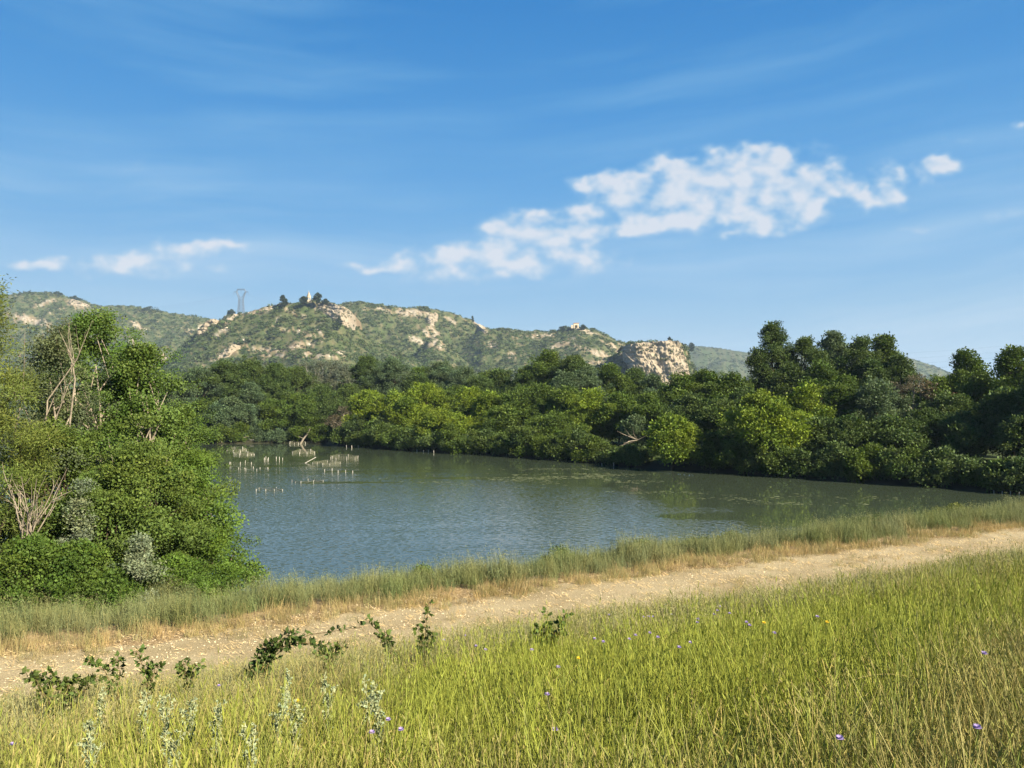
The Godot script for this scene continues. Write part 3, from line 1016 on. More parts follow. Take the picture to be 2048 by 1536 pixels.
func ground_and_water():
	# the plain that everything lies in
	var g := PlaneMesh.new()
	g.size = Vector2(16000, 16000)
	g.material = mat(Color(0.36, 0.38, 0.24), 1.0, false)
	var o := put(g, "ground")
	o.position.y = -2.2
	tag(o, "", "", "", "structure")
	# the dyke with its slope, berm and bank
	var k := Coll.new()
	var tl := []
	for t in [-300.0, -80.0, -20.0, -8.0, -4.0]: tl.append(t)
	var tt := -2.0
	while tt < 36.0:
		tl.append(tt)
		tt += 0.4
	tl.append(40.0)
	var sl := []
	for s in [-400.0, -200.0, -90.0, -60.0]: sl.append(s)
	var ss := -45.0
	while ss < 75.0:
		sl.append(ss)
		ss += 0.6
	for s in [90.0, 130.0, 220.0, 400.0]: sl.append(s)
	for s in sl:
		for t in tl:
			var c := xz_of(s, t)
			var p := Vector3(c.x, ground_y(c.x, c.y), c.y)
			k.v.append(p)
			var e := 0.3
			k.n.append(Vector3(ground_y(c.x - e, c.y) - ground_y(c.x + e, c.y), 2 * e, ground_y(c.x, c.y - e) - ground_y(c.x, c.y + e)).normalized())
			var d := n1.get_noise_2d(c.x * 30.0, c.y * 30.0)
			var col := Color(0.17, 0.145, 0.07).lerp(Color(0.10, 0.115, 0.035), clampf(0.5 + d * 1.3, 0, 1))
			if t > 11.0 and t < 17.2: col = Color(0.43, 0.325, 0.18)
			elif t > 20.5: col = Color(0.11, 0.09, 0.055)
			k.c.append(col)
	var nt := tl.size()
	for a in sl.size() - 1:
		for b in nt - 1:
			var q := a * nt + b
			k.i.append(q); k.i.append(q + 1); k.i.append(q + nt)
			k.i.append(q + 1); k.i.append(q + nt + 1); k.i.append(q + nt)
	tag(put(k.mesh(M.dyke), "dyke_terrain"), "grassy dyke slope and bank falling to the lake", "terrain", "", "structure")
	# the gravel path on the berm
	k = Coll.new()
	sl = []
	ss = -60.0
	while ss < 90.0:
		sl.append(ss)
		ss += 0.25
	var rows := 18
	for s in sl:
		var t0 := 11.9 + n1.get_noise_2d(s * 18.0, 40.0) * 0.5
		var t1 := 14.75 + n1.get_noise_2d(s * 18.0, 90.0) * 0.5
		for r in rows:
			var f := r / float(rows - 1)
			var c := xz_of(s, lerpf(t0, t1, f))
			k.v.append(Vector3(c.x, ground_y(c.x, c.y) + 0.006 + 0.03 * sin(f * PI), c.y))
			k.n.append(Vector3.UP)
			var d := n1.get_noise_2d(c.x * 14.0, c.y * 14.0) + n1.get_noise_2d(s * 9.0, f * 160.0) * 0.9
			k.c.append(Color(0.50, 0.42, 0.26).lerp(Color(0.37, 0.30, 0.17), clampf(0.35 + d * 0.9, 0, 1)))
	for a in sl.size() - 1:
		for b in rows - 1:
			var q := a * rows + b
			k.i.append(q); k.i.append(q + 1); k.i.append(q + rows)
			k.i.append(q + 1); k.i.append(q + rows + 1); k.i.append(q + rows)
	tag(put(k.mesh(M.path), "path"), "sandy gravel path along the berm of the dyke", "path", "", "structure")
	# gravel and straw lying on it
	var xf := []
	var cc := []
	var xs := []
	var cs := []
	for q in 22000:
		var s := rnd(-16, 55)
		var t := 11.9 + 3.4 * rng.randf()
		var c := xz_of(s, t)
		if -c.y < 6.0 or absf(c.x) > -c.y * 0.8 + 1.0: continue
		var p := Vector3(c.x, ground_y(c.x, c.y) + 0.006 + 0.03 * sin(clampf((t - 12.3) / 2.45, 0, 1) * PI), c.y)
		if q % 3:
			var z := rnd(0.006, 0.018)
			xf.append(spun(p, Vector3(z * 1.3, z * 0.7, z), 0.4))
			cc.append(tint(Color(0.46, 0.38, 0.25), 0.3, 0.05))
		else:
			xs.append(spun(p + Vector3(0, 0.01, 0), Vector3.ONE * rnd(0.4, 1.0), 0.3))
			cs.append(tint(Color(0.55, 0.41, 0.21), 0.25))
	tag(scatter(C.stone, xf, cc, "path_gravel"), "small pale gravel strewn over the path", "gravel", "", "stuff")
	var st := Coll.new()
	for q in 5:
		var d := Vector3(rnd(-1, 1), rnd(0, 0.3), rnd(-1, 1)).normalized()
		st.leaf(Vector3(rnd(-0.1, 0.1), 0, rnd(-0.1, 0.1)), d, d.cross(Vector3.UP + unit() * 0.5).normalized(), rnd(0.08, 0.2), 0.012, Color.WHITE)
	tag(scatter(st.mesh(M.grass), xs, cs, "straw_litter"), "loose dead straw scattered on the path", "straw", "", "stuff")
	# the lake: still under the far trees, ruffled by the breeze elsewhere
	var X0 := -150.0
	var Z0 := -140.0
	var SX := 260.0
	var SZ := 140.0
	var calm := [[300, 925], [640, 924], [780, 922], [900, 932], [990, 950], [1060, 975], [1200, 984], [1280, 1000], [1340, 1022], [1450, 1036], [1560, 1052], [1660, 1064], [2100, 1075]]
	var mask := Image.create(512, 512, false, Image.FORMAT_RGBA8)
	for yy in 512:
		for xx in 512:
			var p := Vector3(X0 + SX * (xx + 0.5) / 512.0, 0, Z0 + SZ * (yy + 0.5) / 512.0)
			if p.z > -15.0: continue
			var q := px(p)
			var wob := n1.get_noise_2d(p.x * 2.2, p.z * 8.0) * 46.0
			var e := interp(calm, q.x) - q.y + wob * clampf((q.y - 890.0) / 70.0, 0.2, 1.0)
			var a := smoothstep(-10.0, 12.0, e) * 0.95
			# lanes of wind and of slick water
			var lane := n1.get_noise_2d(p.x * 1.5 + 60.0, p.z * 11.0)
			if q.y < 975.0 and q.y > 925.0 and q.x > 600.0: a = lerpf(a, 0.85, smoothstep(0.10, 0.30, lane))
			a = lerpf(a, 0.25, smoothstep(0.16, 0.34, n1.get_noise_2d(p.x * 1.1, p.z * 7.0 + 200.0)) * smoothstep(905.0, 930.0, q.y) * smoothstep(1250.0, 1000.0, q.x))
			mask.set_pixel(xx, yy, Color(0.5, 0.5, 0.5, a))
	mask.resize(2048, 2048, Image.INTERPOLATE_BILINEAR)
	var rip := FastNoiseLite.new()
	rip.seed = 9
	rip.frequency = 0.27
	rip.fractal_octaves = 3
	rip.fractal_gain = 0.6
	var hm := rip.get_image(2048, 2048, false, false, true)
	hm.convert(Image.FORMAT_RGBA8)
	hm.blend_rect(mask, Rect2i(0, 0, 2048, 2048), Vector2i.ZERO)
	hm.bump_map_to_normal_map(0.30)
	var w := StandardMaterial3D.new()
	w.albedo_color = Color(0.22, 0.255, 0.20)
	w.roughness = 0.03
	w.metallic_specular = 0.5
	w.normal_enabled = true
	w.normal_scale = 1.0
	w.normal_texture = ImageTexture.create_from_image(hm)
	M.water = w
	k = Coll.new()
	for q in [[0, 0], [1, 0], [1, 1], [0, 1]]:
		k.v.append(Vector3(X0 + SX * q[0], 0, Z0 + SZ * q[1]))
		k.n.append(Vector3.UP)
		k.u.append(Vector2(q[0], q[1]))
	for q in [0, 1, 2, 0, 2, 3]: k.i.append(q)
	tag(put(k.mesh(w, false, true), "lake_water"), "green-blue lake with ruffled open water and still margins", "lake", "", "structure")

func cliffs():
	cliff("rock_cliff", "pale limestone cliff below the spired belvedere", [[616, 606], [650, 604], [680, 610], [694, 618], [703, 630], [706, 650]], [[616, 609], [640, 620], [665, 636], [685, 650], [703, 662], [706, 663]], 1.6)
	cliff("quarry_cliff", "broad cream limestone quarry face at the end of the ridge", [[1250, 690], [1262, 686], [1300, 683], [1340, 680], [1360, 681], [1372, 697], [1380, 716], [1388, 738]], [[1250, 715], [1262, 740], [1285, 748], [1310, 768], [1340, 770], [1388, 765]], 2.6, 628.0)
	cliff("rock_outcrop", "short limestone outcrop on the spur between two gullies", [[848, 640], [858, 628], [870, 624], [876, 628], [878, 640]], [[848, 644], [858, 647], [866, 652], [873, 648], [878, 644]], 1.5)
	cliff("rock_crag", "jagged grey limestone crag beneath the steel pylon", [[380, 668], [392, 655], [408, 644], [424, 636], [438, 640]], [[380, 674], [395, 672], [408, 664], [424, 656], [438, 645]], 2.4)
	cliff("rock_ledge", "low tan rock ledge along the crest by the pylon", [[438, 633], [455, 629], [475, 627], [492, 627]], [[438, 644], [455, 640], [475, 636], [492, 631]], 1.0)
	cliff("rock_rib", "slanting pale rock rib on the middle ridge", [[936, 636], [950, 645], [962, 654], [972, 662], [982, 669]], [[936, 640], [950, 652], [962, 664], [972, 670], [982, 672]], 1.3)
	cliff("rock_bluff", "low rock bluff near the crest of the long back ridge", [[128, 600], [140, 598], [155, 602], [170, 607], [180, 615]], [[128, 605], [140, 609], [155, 614], [170, 615], [180, 617]], 1.3)
	cliff("rock_slab", "pale slab of rock low on the hill above the poplars", [[425, 716], [445, 700], [460, 688], [474, 690]], [[425, 724], [445, 718], [460, 712], [474, 706]], 1.2)

func strut(k: Coll, a: Vector3, b: Vector3, r: float):
	k.tube([a, b], [r, r], 4)

func hill_things():
	# lattice pylon
	var z := 1150.0
	var sc := z / F
	var foot := P(482, 630, z)
	var t := thing("lattice_pylon", foot, "grey steel lattice pylon with forked head on the ridge", "pylon")
	var H := (630.0 - 578.0) * sc
	var k := Coll.new()
	var r := 0.42
	var wb := 6.5 * sc
	var ww := 4.0 * sc
	var hw := (630.0 - 599.0) * sc
	for sx in [-1.0, 1.0]:
		for sz in [-1.0, 1.0]:
			strut(k, Vector3(sx * wb, -6, sz * wb * 0.7), Vector3(sx * ww, hw, sz * ww * 0.7), r)
	for q in 5:
		var f0 := q / 5.0
		var f1 := (q + 1) / 5.0
		for s in [-1.0, 1.0]:
			for e in [-1.0, 1.0]:
				var w0 := lerpf(wb, ww, f0)
				var w1 := lerpf(wb, ww, f1)
				strut(k, Vector3(-w0 * e, hw * f0, s * w0 * 0.7), Vector3(w1 * e, hw * f1, s * w1 * 0.7), 0.16)
				strut(k, Vector3(s * w0, hw * f0, -w0 * e * 0.7), Vector3(s * w1, hw * f1, w1 * e * 0.7), 0.16)
			strut(k, Vector3(-lerpf(wb, ww, f1), hw * f1, s * ww * 0.7), Vector3(lerpf(wb, ww, f1), hw * f1, s * ww * 0.7), 0.16)
	put(k.mesh(M.steel, false), "tower_body", t)
	k = Coll.new()
	var hx := 9.0 * sc
	var hy := (630.0 - 584.0) * sc
	var tx := 7.0 * sc
	for s in [-1.0, 1.0]:
		for e in [-0.8, 0.8]:
			strut(k, Vector3(s * ww, hw, e), Vector3(s * hx, hy, e), r)
			strut(k, Vector3(s * 0.5, hw + 2.0, e), Vector3(s * hx * 0.85, hy, e), 0.22)
			strut(k, Vector3(s * hx, hy, e), Vector3(s * tx, H, e), r)
			for q in 4: strut(k, Vector3(s * lerpf(ww, hx, q / 4.0), lerpf(hw, hy, q / 4.0), e), Vector3(s * lerpf(0.5, hx * 0.85, (q + 0.5) / 4.0), lerpf(hw + 2.0, hy, (q + 0.5) / 4.0), e), 0.14)
	put(k.mesh(M.steel, false), "forked_head", t)
	k = Coll.new()
	for e in [-0.6, 0.6]:
		strut(k, Vector3(-tx, H, e), Vector3(tx, H, e), r)
		strut(k, Vector3(-tx, H - 1.4, e), Vector3(tx, H - 1.4, e), 0.2)
	put(k.mesh(M.steel, false), "bridge_beam", t)
	for s in [-1.0, 1.0]:
		k = Coll.new()
		strut(k, Vector3(s * hx, hy + 1.0, 0), Vector3(s * 14.5 * sc, hy + 0.4, 0), 0.3)
		strut(k, Vector3(s * hx, hy - 1.4, 0), Vector3(s * 14.5 * sc, hy + 0.4, 0), 0.25)
		put(k.mesh(M.steel, false), "crossarm", t)
	for x in [-14.5 * sc, 0.0, 14.5 * sc]:
		k = Coll.new()
		var y := hy + 0.4 if x != 0.0 else H - 1.4
		strut(k, Vector3(x, y, 0), Vector3(x, y - 4.2, 0), 0.22)
		put(k.mesh(M.steel, false), "insulator_string", t)
	for s in [-1, 0, 1]:
		k = Coll.new()
		var a := foot + Vector3(s * 14.5 * sc, (hy - 3.8) if s != 0 else H - 5.6, 0)
		for far in [[Vector3(-420 + s * 10, 4, -180), 16], [Vector3(300 + s * 10, -40, -350), 16]]:
			var pts := []
			var rad := []
			for q in far[1] + 1:
				var f: float = q / float(far[1])
				pts.append(a + far[0] * f - Vector3(0, 4.0 * 16.0 * f * (1.0 - f), 0))
				rad.append(0.045)
			k.tube(pts, rad, 3)
		tag(put(k.mesh(M.steel, false), "power_cable"), "thin power cable hung from the ridge pylon", "cable", "cables of the ridge pylon")
	for q in 4:
		k = Coll.new()
		var pts := []
		var rad := []
		for j in 13:
			var f := j / 12.0
			pts.append(P(lerpf(1780, 2200, f), lerpf(708 + q * 11, 672 + q * 11, f) + 14.0 * f * (1 - f), lerpf(900, 700, f)))
			rad.append(0.05)
		k.tube(pts, rad, 3)
		tag(put(k.mesh(M.steel, false), "valley_cable"), "power cable crossing the sky beyond the tall trees", "cable", "cables beyond the wood")
	# spired belvedere
	z = 790.0
	sc = z / F
	foot = P(617.5, 602, z)
	t = thing("belvedere", foot, "small stone belvedere with pointed conical roof on the summit", "pavilion")
	k = Coll.new()
	k.tube([Vector3(0, -1, 0), Vector3(0, 0.9, 0), Vector3(0, 0.9, 0)], [2.6, 2.4, 0.01], 10)
	put(k.mesh(M.wall, false), "base", t)
	for q in 6:
		k = Coll.new()
		var a := TAU * q / 6.0 + 0.3
		k.tube([Vector3(cos(a) * 1.8, 0.9, sin(a) * 1.8), Vector3(cos(a) * 1.8, 3.6, sin(a) * 1.8)], [0.36, 0.32], 6)
		put(k.mesh(M.wall, false), "column", t)
	k = Coll.new()
	k.tube([Vector3(0, 3.6, 0), Vector3(0, 3.6, 0), Vector3(0, 4.7, 0), Vector3(0, 4.7, 0)], [1.3, 2.25, 2.3, 1.2], 10)
	put(k.mesh(M.wall, false), "ring_beam", t)
	k = Coll.new()
	k.tube([Vector3(0, 4.7, 0), Vector3(0, 5.2, 0), Vector3(0, 7.2, 0), Vector3(0, 9.6, 0)], [2.5, 2.0, 1.15, 0.22], 10)
	var rf := put(k.mesh(mat(Color(0.66, 0.60, 0.52), 0.9, false), false), "spire_roof", t)
	k = Coll.new()
	k.tube([Vector3(0, 9.5, 0), Vector3(0, 10.9, 0)], [0.2, 0.05], 5)
	put(k.mesh(M.wall, false), "finial", rf)
	# hut on the next summit
	z = 1000.0
	foot = P(1152, 656, z)
	t = thing("stone_hut", foot, "ruined whitewashed stone hut on a rounded summit", "hut")
	k = Coll.new()
	for b in [[-2.6, 2.6, 1.6, 6.2], [2.6, 2.6, 1.6, 6.2]]: k.box(Vector3(b[0], b[1], 0), Vector3(b[2], b[3], 5.0))
	k.box(Vector3(0, 4.6, 0), Vector3(3.6, 2.2, 5.0))
	k.box(Vector3(0, 2, -2.2), Vector3(3.6, 3.2, 0.5))
	put(k.mesh(M.wall, false), "wall", t)
	k = Coll.new()
	k.box(Vector3(0.3, 6.05, 0), Vector3(7.4, 0.6, 5.6), Basis(Vector3.BACK, 0.06))
	put(k.mesh(M.roof, false), "roof", t)
	k = Coll.new()
	k.box(Vector3(-5.0, 1.6, 0), Vector3(2.8, 4.2, 3.6))
	put(k.mesh(M.wall, false), "lean_to", t)
	# trees that stand out on the crests
	for a in [[566, 592, 612, 20, 790, "round holm oak alone on the crest beside the belvedere"], [636, 587, 606, 20, 786, "dark holm oak close against the belvedere"], [607, 594, 606, 20, 784, "low dark shrub spreading in front of the belvedere"], [651, 598, 608, 13, 786, "small bush on the crest above the limestone cliff"], [678, 634, 656, 14, 0, "lone dark pine at the foot of the limestone cliff"], [1383, 686, 702, 15, 1100, "single round tree on the skyline beside the quarry face"], [1339, 674, 684, 8, 640, "tiny conical tree on top of the quarry face"], [945, 632, 642, 7, 1060, "wispy sapling on the shoulder of the middle ridge"], [1130, 652, 664, 30, 1010, "dark shrub on the slope before the hut"], [1166, 650, 660, 14, 1005, "round shrub standing beside the hut"], [463, 620, 632, 18, 1100, "dark bush at the foot of the pylon"], [300, 612, 634, 60, 1290, "broad dark oak on the back ridge crest"], [115, 583, 596, 36, 1300, "flat-topped dark oak on the highest back crest"], [60, 582, 594, 44, 1300, "wide dark shrub on the far end of the crest"], [150, 592, 604, 26, 1300, "dark shrub above the low rock bluff"], [1424, 694, 702, 10, 2100, "tiny tree on the skyline of the distant hill"]]:
		var zz: float = a[4]
		if zz <= 0.0: zz = hill_hit(a[0], a[2]) - 4.0
		var b := P(a[0], a[2] + 2.0, zz)
		var hh := P(a[0], a[1], zz).y - b.y
		var ww2: float = a[3] * zz / F
		var kk := 1.2 * clampf(ww2 / 9.0, 0.4, 1.2)
		ww2 *= 0.85
		tree("holm_oak", a[5], "tree", "", b, hh, ww2, {"col": Color(0.040, 0.062, 0.026), "cb": 0.05, "cs": kk, "lobes": 14, "per": 7, "clump": C.scrub, "limb": 4})

func woods():
	var z1 := "on the far shore before the hills"
	for a in [[330, 742, 130, 110, 3], [395, 735, 132, 90, 3], [450, 724, 135, 100, 0], [500, 720, 138, 100, 0], [548, 727, 140, 90, 0], [590, 733, 145, 90, 0], [735, 713, 150, 90, 0], [785, 716, 147, 100, 3], [838, 735, 150, 80, 2], [880, 724, 150, 100, 3], [930, 735, 145, 90, 3], [985, 742, 140, 90, 2], [600, 790, 127, 110, 2], [545, 800, 124, 70, 2], [455, 800, 122, 90, 3], [410, 800, 121, 70, 2], [660, 800, 128, 80, 0], [640, 770, 134, 80, 0], [700, 770, 135, 80, 0], [560, 765, 130, 80, 0], [840, 750, 135, 100, 0], [960, 755, 128, 100, 0], [270, 745, 135, 110, 3], [200, 750, 132, 110, 0]]:
		far_tree(a[0], a[1], a[2], a[3], a[4], z1)
	far_tree(500, 768, 123, 62, 3, z1, "narrow silvery poplar standing in front of the dark shore trees")
	far_tree(688, 815, 124, 70, 5, z1, "half bare brownish tree leaning at the mouth of the inlet")
	for a in [[612, 724, 150, 70], [640, 718, 151, 80], [668, 722, 150, 70], [690, 728, 149, 60]]: far_tree(a[0], a[1], a[2], a[3], 4, z1)
	var z2 := "on the bend of the shore"
	for a in [[735, 782, 114, 80, 1], [790, 786, 110, 90, 1], [850, 768, 110, 110, 1], [905, 775, 112, 80, 2], [885, 822, 102, 110, 1], [940, 778, 112, 80, 1], [980, 786, 106, 80, 1], [760, 845, 108, 70, 2], [825, 855, 104, 60, 2], [720, 835, 116, 60, 0], [1045, 776, 104, 110, 2], [1085, 772, 101, 110, 2], [1135, 776, 98, 120, 2], [1185, 782, 96, 120, 1], [1235, 788, 95, 90, 2], [1010, 815, 99, 80, 2], [1110, 830, 92, 110, 2]]:
		far_tree(a[0], a[1], a[2], a[3], a[4], z2)
	var z3 := "in the wood behind the bend"
	for a in [[1000, 740, 130, 90, 0], [1050, 738, 126, 90, 0], [1098, 703, 126, 100, 2], [1150, 712, 122, 100, 0], [1175, 738, 118, 90, 3], [1222, 730, 120, 80, 2], [1268, 738, 125, 80, 0], [1305, 752, 115, 60, 3], [1130, 745, 116, 90, 3]]:
		far_tree(a[0], a[1], a[2], a[3], a[4], z3)
	var z4 := "along the near wooded bank"
	for a in [[1360, 750, 92, 100, 2], [1410, 744, 92, 110, 2], [1462, 750, 90, 90, 2], [1300, 790, 90, 100, 2], [1385, 790, 84, 110, 0], [1440, 800, 80, 100, 0], [1480, 780, 82, 100, 0], [1560, 840, 73, 90, 2], [1640, 730, 90, 90, 2], [1690, 755, 84, 100, 2], [1755, 765, 82, 100, 3], [1880, 758, 84, 90, 2], [1960, 750, 78, 90, 2], [1905, 790, 75, 110, 0], [1845, 825, 72, 110, 0], [1780, 838, 70, 110, 0], [1700, 835, 71, 110, 0], [1640, 840, 72, 90, 0], [2010, 785, 69, 100, 0], [2085, 745, 66, 130, 0], [2150, 700, 64, 140, 0], [2240, 720, 62, 150, 2], [1930, 830, 70, 110, 0], [2060, 830, 64, 110, 0]]:
		far_tree(a[0], a[1], a[2], a[3], a[4], z4)
	var z5 := "rising above the wooded bank"
	for a in [[1548, 648, 98, 86, 0], [1610, 678, 97, 90, 0], [1668, 667, 102, 80, 3], [1720, 676, 97, 80, 0], [1768, 672, 97, 74, 2], [1800, 716, 93, 70, 0], [1520, 700, 97, 60, 0], [1580, 730, 92, 100, 0], [1740, 720, 94, 90, 0]]:
		far_tree(a[0], a[1], a[2], a[3], a[4], z5)
	far_tree(1932, 703, 84, 80, 2, z5, "airy flat-topped tree standing apart against the sky")
	far_tree(2030, 698, 74, 80, 2, z5, "tall thin tree standing beside the terracotta houses")
	far_tree(1345, 833, 74.6, 104, 1, z4, "rounded yellow-green willow leaning over the water", 0.0)
	far_tree(1525, 790, 71.5, 130, 1, z4, "broad golden-green tree bulging from the shaded bank", 0.12)
	far_tree(1612, 775, 76, 84, 1, z4, "upright yellow-green tree behind the broad golden-green tree")
	far_tree(1830, 748, 84, 110, 5, z4, "half bare grey-limbed tree among the dark bank trees")
	far_tree(1275, 838, 85, 64, 3, z4, "pale leggy tree with bare limbs beside the leaning willow")
	# bushes dipping into the water
	for a in [[440, 852, 60, MIDG], [480, 846, 50, MIDG], [515, 858, 54, GREY], [560, 862, 56, GREY], [600, 856, 50, MIDG], [640, 850, 66, MIDG], [400, 850, 60, MIDG]]:
		bush(a[0], a[1], shore_z(a[0]) + 1.0, a[2], a[3], "leafy green bush dipping into the water of the far shore", "bushes along the far shore")
	var u := 690.0
	while u < 1290.0:
		bush(u, interp(SHORE, u) - rnd(26, 60), shore_z(u) + rnd(-0.3, 1.2), rnd(46, 78), MIDG.lerp(GREY, rnd(0.0, 0.5)), "leafy green bush hanging over the water at the bend", "bushes along the bend")
		u += 26.0
	while u < 2250.0:
		if absf(u - 1345.0) > 55.0:
			bush(u, interp(SHORE, u) - rnd(36, 84), shore_z(u) + rnd(0.2, 1.6), rnd(60, 100), MIDG.lerp(GREY, rnd(0.0, 0.6)), "leafy green bush at the foot of the wooded bank", "bushes along the wooded bank")
		u += 36.0
	# fallen wood at the edge
	var k := Coll.new()
	for q in 9:
		var a := on_water(436 + q * 5.5, 886) + Vector3(0, -0.1, rnd(0, 2))
		var d := Vector3(rnd(-3.5, 3.5), rnd(0.3, 1.4), rnd(-0.5, 0.5))
		k.tube([a, a + d * 0.5 + Vector3(0, rnd(0, 0.5), 0), a + d], [0.09, 0.07, 0.02], 5)
	tag(put(k.mesh(M.grey_bark, false), "fallen_branches"), "tangle of bleached fallen branches at the far water edge", "driftwood")
	k = Coll.new()
	var la := on_water(482, 886)
	k.tube([la + Vector3(-1.2, 0.0, 0), la + Vector3(0.4, 0.28, 0), la + Vector3(2.0, 0.5, 0.1)], [0.28, 0.24, 0.10], 7)
	tag(put(k.mesh(M.white_bark, false), "drift_log"), "short pale log lying at the far water edge", "driftwood")
	k = Coll.new()
	la = on_water(603, 888)
	k.tube([la + Vector3(-0.3, -0.3, 0), la + Vector3(0.3, 0.8, 0), la + Vector3(0.9, 1.6, -0.2), la + Vector3(1.2, 2.3, -0.3)], [0.17, 0.14, 0.10, 0.04], 6)
	k.tube([la + Vector3(0.3, 0.8, 0), la + Vector3(-0.4, 1.2, 0.2)], [0.05, 0.02], 5)
	tag(put(k.mesh(M.grey_bark, false), "leaning_trunk"), "bare leaning trunk rising from the netted shore pen", "trunk")
	k = Coll.new()
	la = P(1275, 880, 80)
	for q in 9:
		var d := Vector3(rnd(-2.6, 1.0), rnd(-0.8, 1.6), rnd(0.4, 1.6))
		k.tube([la, la + d * 0.6 + unit() * 0.25, la + d], [0.04, 0.028, 0.008], 5)
	tag(put(k.mesh(M.grey_bark, false), "bare_limbs"), "bare pale limbs sticking out over the shaded water", "branch")

func near_thicket():
	var o := {"clump": C.narrow, "col": Color(0.145, 0.178, 0.040), "col2": Color(0.110, 0.148, 0.030), "cs": 1.0, "lobes": 34, "per": 15, "cb": 0.1, "limb": 2}
	near_tree("willow_tree", "tall yellow-green willow at the end of the thicket", "tree", -45, 556, 17.5, 2.5, o)
	o = {"clump": C.near_pale, "col": Color(0.120, 0.145, 0.070), "col2": Color(0.085, 0.110, 0.050), "cs": 0.72, "lr": 0.75, "lobes": 64, "per": 9, "cb": 0.1, "limb": 3, "bark": M.grey_bark, "tr": 0.07, "lean": Vector3(0.5, 0, 0)}
	var poplar := near_tree("silver_poplar", "silvery grey-green poplar with pale leaning stems", "tree", 60, 648, 20.0, 4.0, o)
	o = {"clump": C.near, "col": Color(0.075, 0.135, 0.022), "col2": Color(0.100, 0.150, 0.032), "cs": 0.78, "lr": 0.74, "lobes": 84, "per": 9, "cb": 0.12, "limb": 2, "bark": M.grey_bark, "tr": 0.085}
	near_tree("round_leaved_tree", "tall dark green tree topping the waterside thicket", "tree", 190, 622, 22.5, 4.0, o)
	o.lobes = 70
	near_tree("round_leaved_tree", "broad dark green tree with pale forked limbs in the thicket", "tree", 285, 688, 22.0, 3.6, o)
	o.merge({"col": Color(0.080, 0.130, 0.022), "lobes": 52}, true)
	near_tree("waterside_tree", "green tree on the water side of the thicket", "tree", 365, 800, 23.5, 3.0, o)
	var ex := []
	for e in [[1.2, 3.3, .35], [1.55, 2.75, .28], [1.75, 2.6, .22], [1.2, 2.0, .34], [1.4, 1.55, .32], [1.0, 3.9, .4], [1.0, 1.2, .4], [0.8, 4.5, .4]]:
		ex.append([Vector3(e[0], e[1], rnd(-0.3, 0.6)), e[2], 0.5])
	o.merge({"col": Color(0.105, 0.165, 0.024), "col2": Color(0.08, 0.135, 0.02), "lobes": 46, "extra": ex}, true)
	near_tree("overhanging_tree", "bright green tree reaching its boughs out over the lake", "tree", 390, 905, 22.0, 2.9, o)
	o = {"clump": C.near, "col": Color(0.108, 0.155, 0.030), "col2": Color(0.085, 0.130, 0.026), "cs": 0.72, "lr": 0.72, "lobes": 66, "per": 9, "cb": 0.05, "limb": 2, "tr": 0.06, "bark": M.bark}
	near_tree("olive_green_tree", "olive-green tree in the middle of the thicket", "tree", 285, 880, 19.4, 3.4, o)
	near_tree("olive_green_tree", "olive-green tree behind the dead shrub", "tree", 110, 850, 19.0, 3.2, o)
	o.merge({"col": Color(0.095, 0.140, 0.030), "lobes": 60}, true)
	near_tree("olive_green_tree", "low olive tree behind the white-leaved shrub", "tree", 210, 985, 18.2, 2.8, o)
	o = {"clump": C.near, "col": Color(0.090, 0.140, 0.024), "col2": Color(0.065, 0.115, 0.018), "cs": 0.62, "lr": 0.8, "lobes": 44, "per": 10, "cb": 0.0, "limb": 3, "tr": 0.05, "bias": 1.0}
	near_tree("thicket_shrub", "deep green shrub at the grassy foot of the thicket", "bush", 150, 1085, 16.9, 2.3, o)
	near_tree("thicket_shrub", "green shrub beside the white-leaved shrub", "bush", 225, 1150, 16.6, 1.7, o)
	near_tree("thicket_shrub", "green shrub under the dead shrub", "bush", 60, 1078, 16.4, 2.0, o)
	o.col = Color(0.10, 0.165, 0.022)
	near_tree("lakeside_shrub", "bright green shrub overhanging the lake corner", "bush", 405, 1060, 20.2, 2.3, o)
	near_tree("lakeside_shrub", "low green shrub before the overhanging tree", "bush", 355, 1120, 18.0, 2.0, o)
	o.merge({"clump": C.narrow, "col": Color(0.135, 0.150, 0.062), "col2": Color(0.11, 0.13, 0.05)}, true)
	near_tree("tamarisk_shrub", "feathery grey-olive shrub at the end of the thicket", "bush", 10, 1105, 16.4, 2.0, o)
	near_tree("tamarisk_shrub", "brownish feathery shrub between thicket and lake corner", "bush", 330, 1165, 17.3, 1.7, o)
	o.merge({"clump": C.near_pale, "col": Color(0.150, 0.190, 0.100), "col2": Color(0.20, 0.23, 0.15), "lobes": 16, "per": 10}, true)
	near_tree("white_leaved_shrub", "white-leaved poplar sapling shining before the dark thicket", "bush", 285, 1078, 17.0, 1.25, o)
	near_tree("white_leaved_sapling", "thin white-leaved sapling halfway up the thicket", "bush", 165, 968, 17.6, 0.8, o)
	# dead shrub
	var k := Coll.new()
	var base := P(55, 1075, 17.0)
	var foot := base
	base = Vector3(base.x, ground_y(base.x, base.z), base.z)
	for q in 16:
		var d := Vector3(rnd(-0.8, 0.8), rnd(0.6, 1.5), rnd(-0.3, 0.5))
		var m := foot - base + Vector3(rnd(-0.15, 0.15), 0, 0)
		var pts := [Vector3(rnd(-0.1, 0.1), 0, 0), m, m + d * 0.5 + unit() * 0.08, m + d]
		k.tube(pts, [0.02, 0.017, 0.011, 0.003], 5)
		for e in 3:
			var p: Vector3 = pts[2].lerp(pts[3], rnd(-0.4, 0.7))
			var dd := (d.normalized() + unit() * 0.7) * rnd(0.25, 0.5)
			k.tube([p, p + dd * 0.5 + unit() * 0.04, p + dd], [0.009, 0.006, 0.002], 4)
	var t := thing("dead_shrub", base, "leafless grey dead shrub in front of the thicket", "shrub")
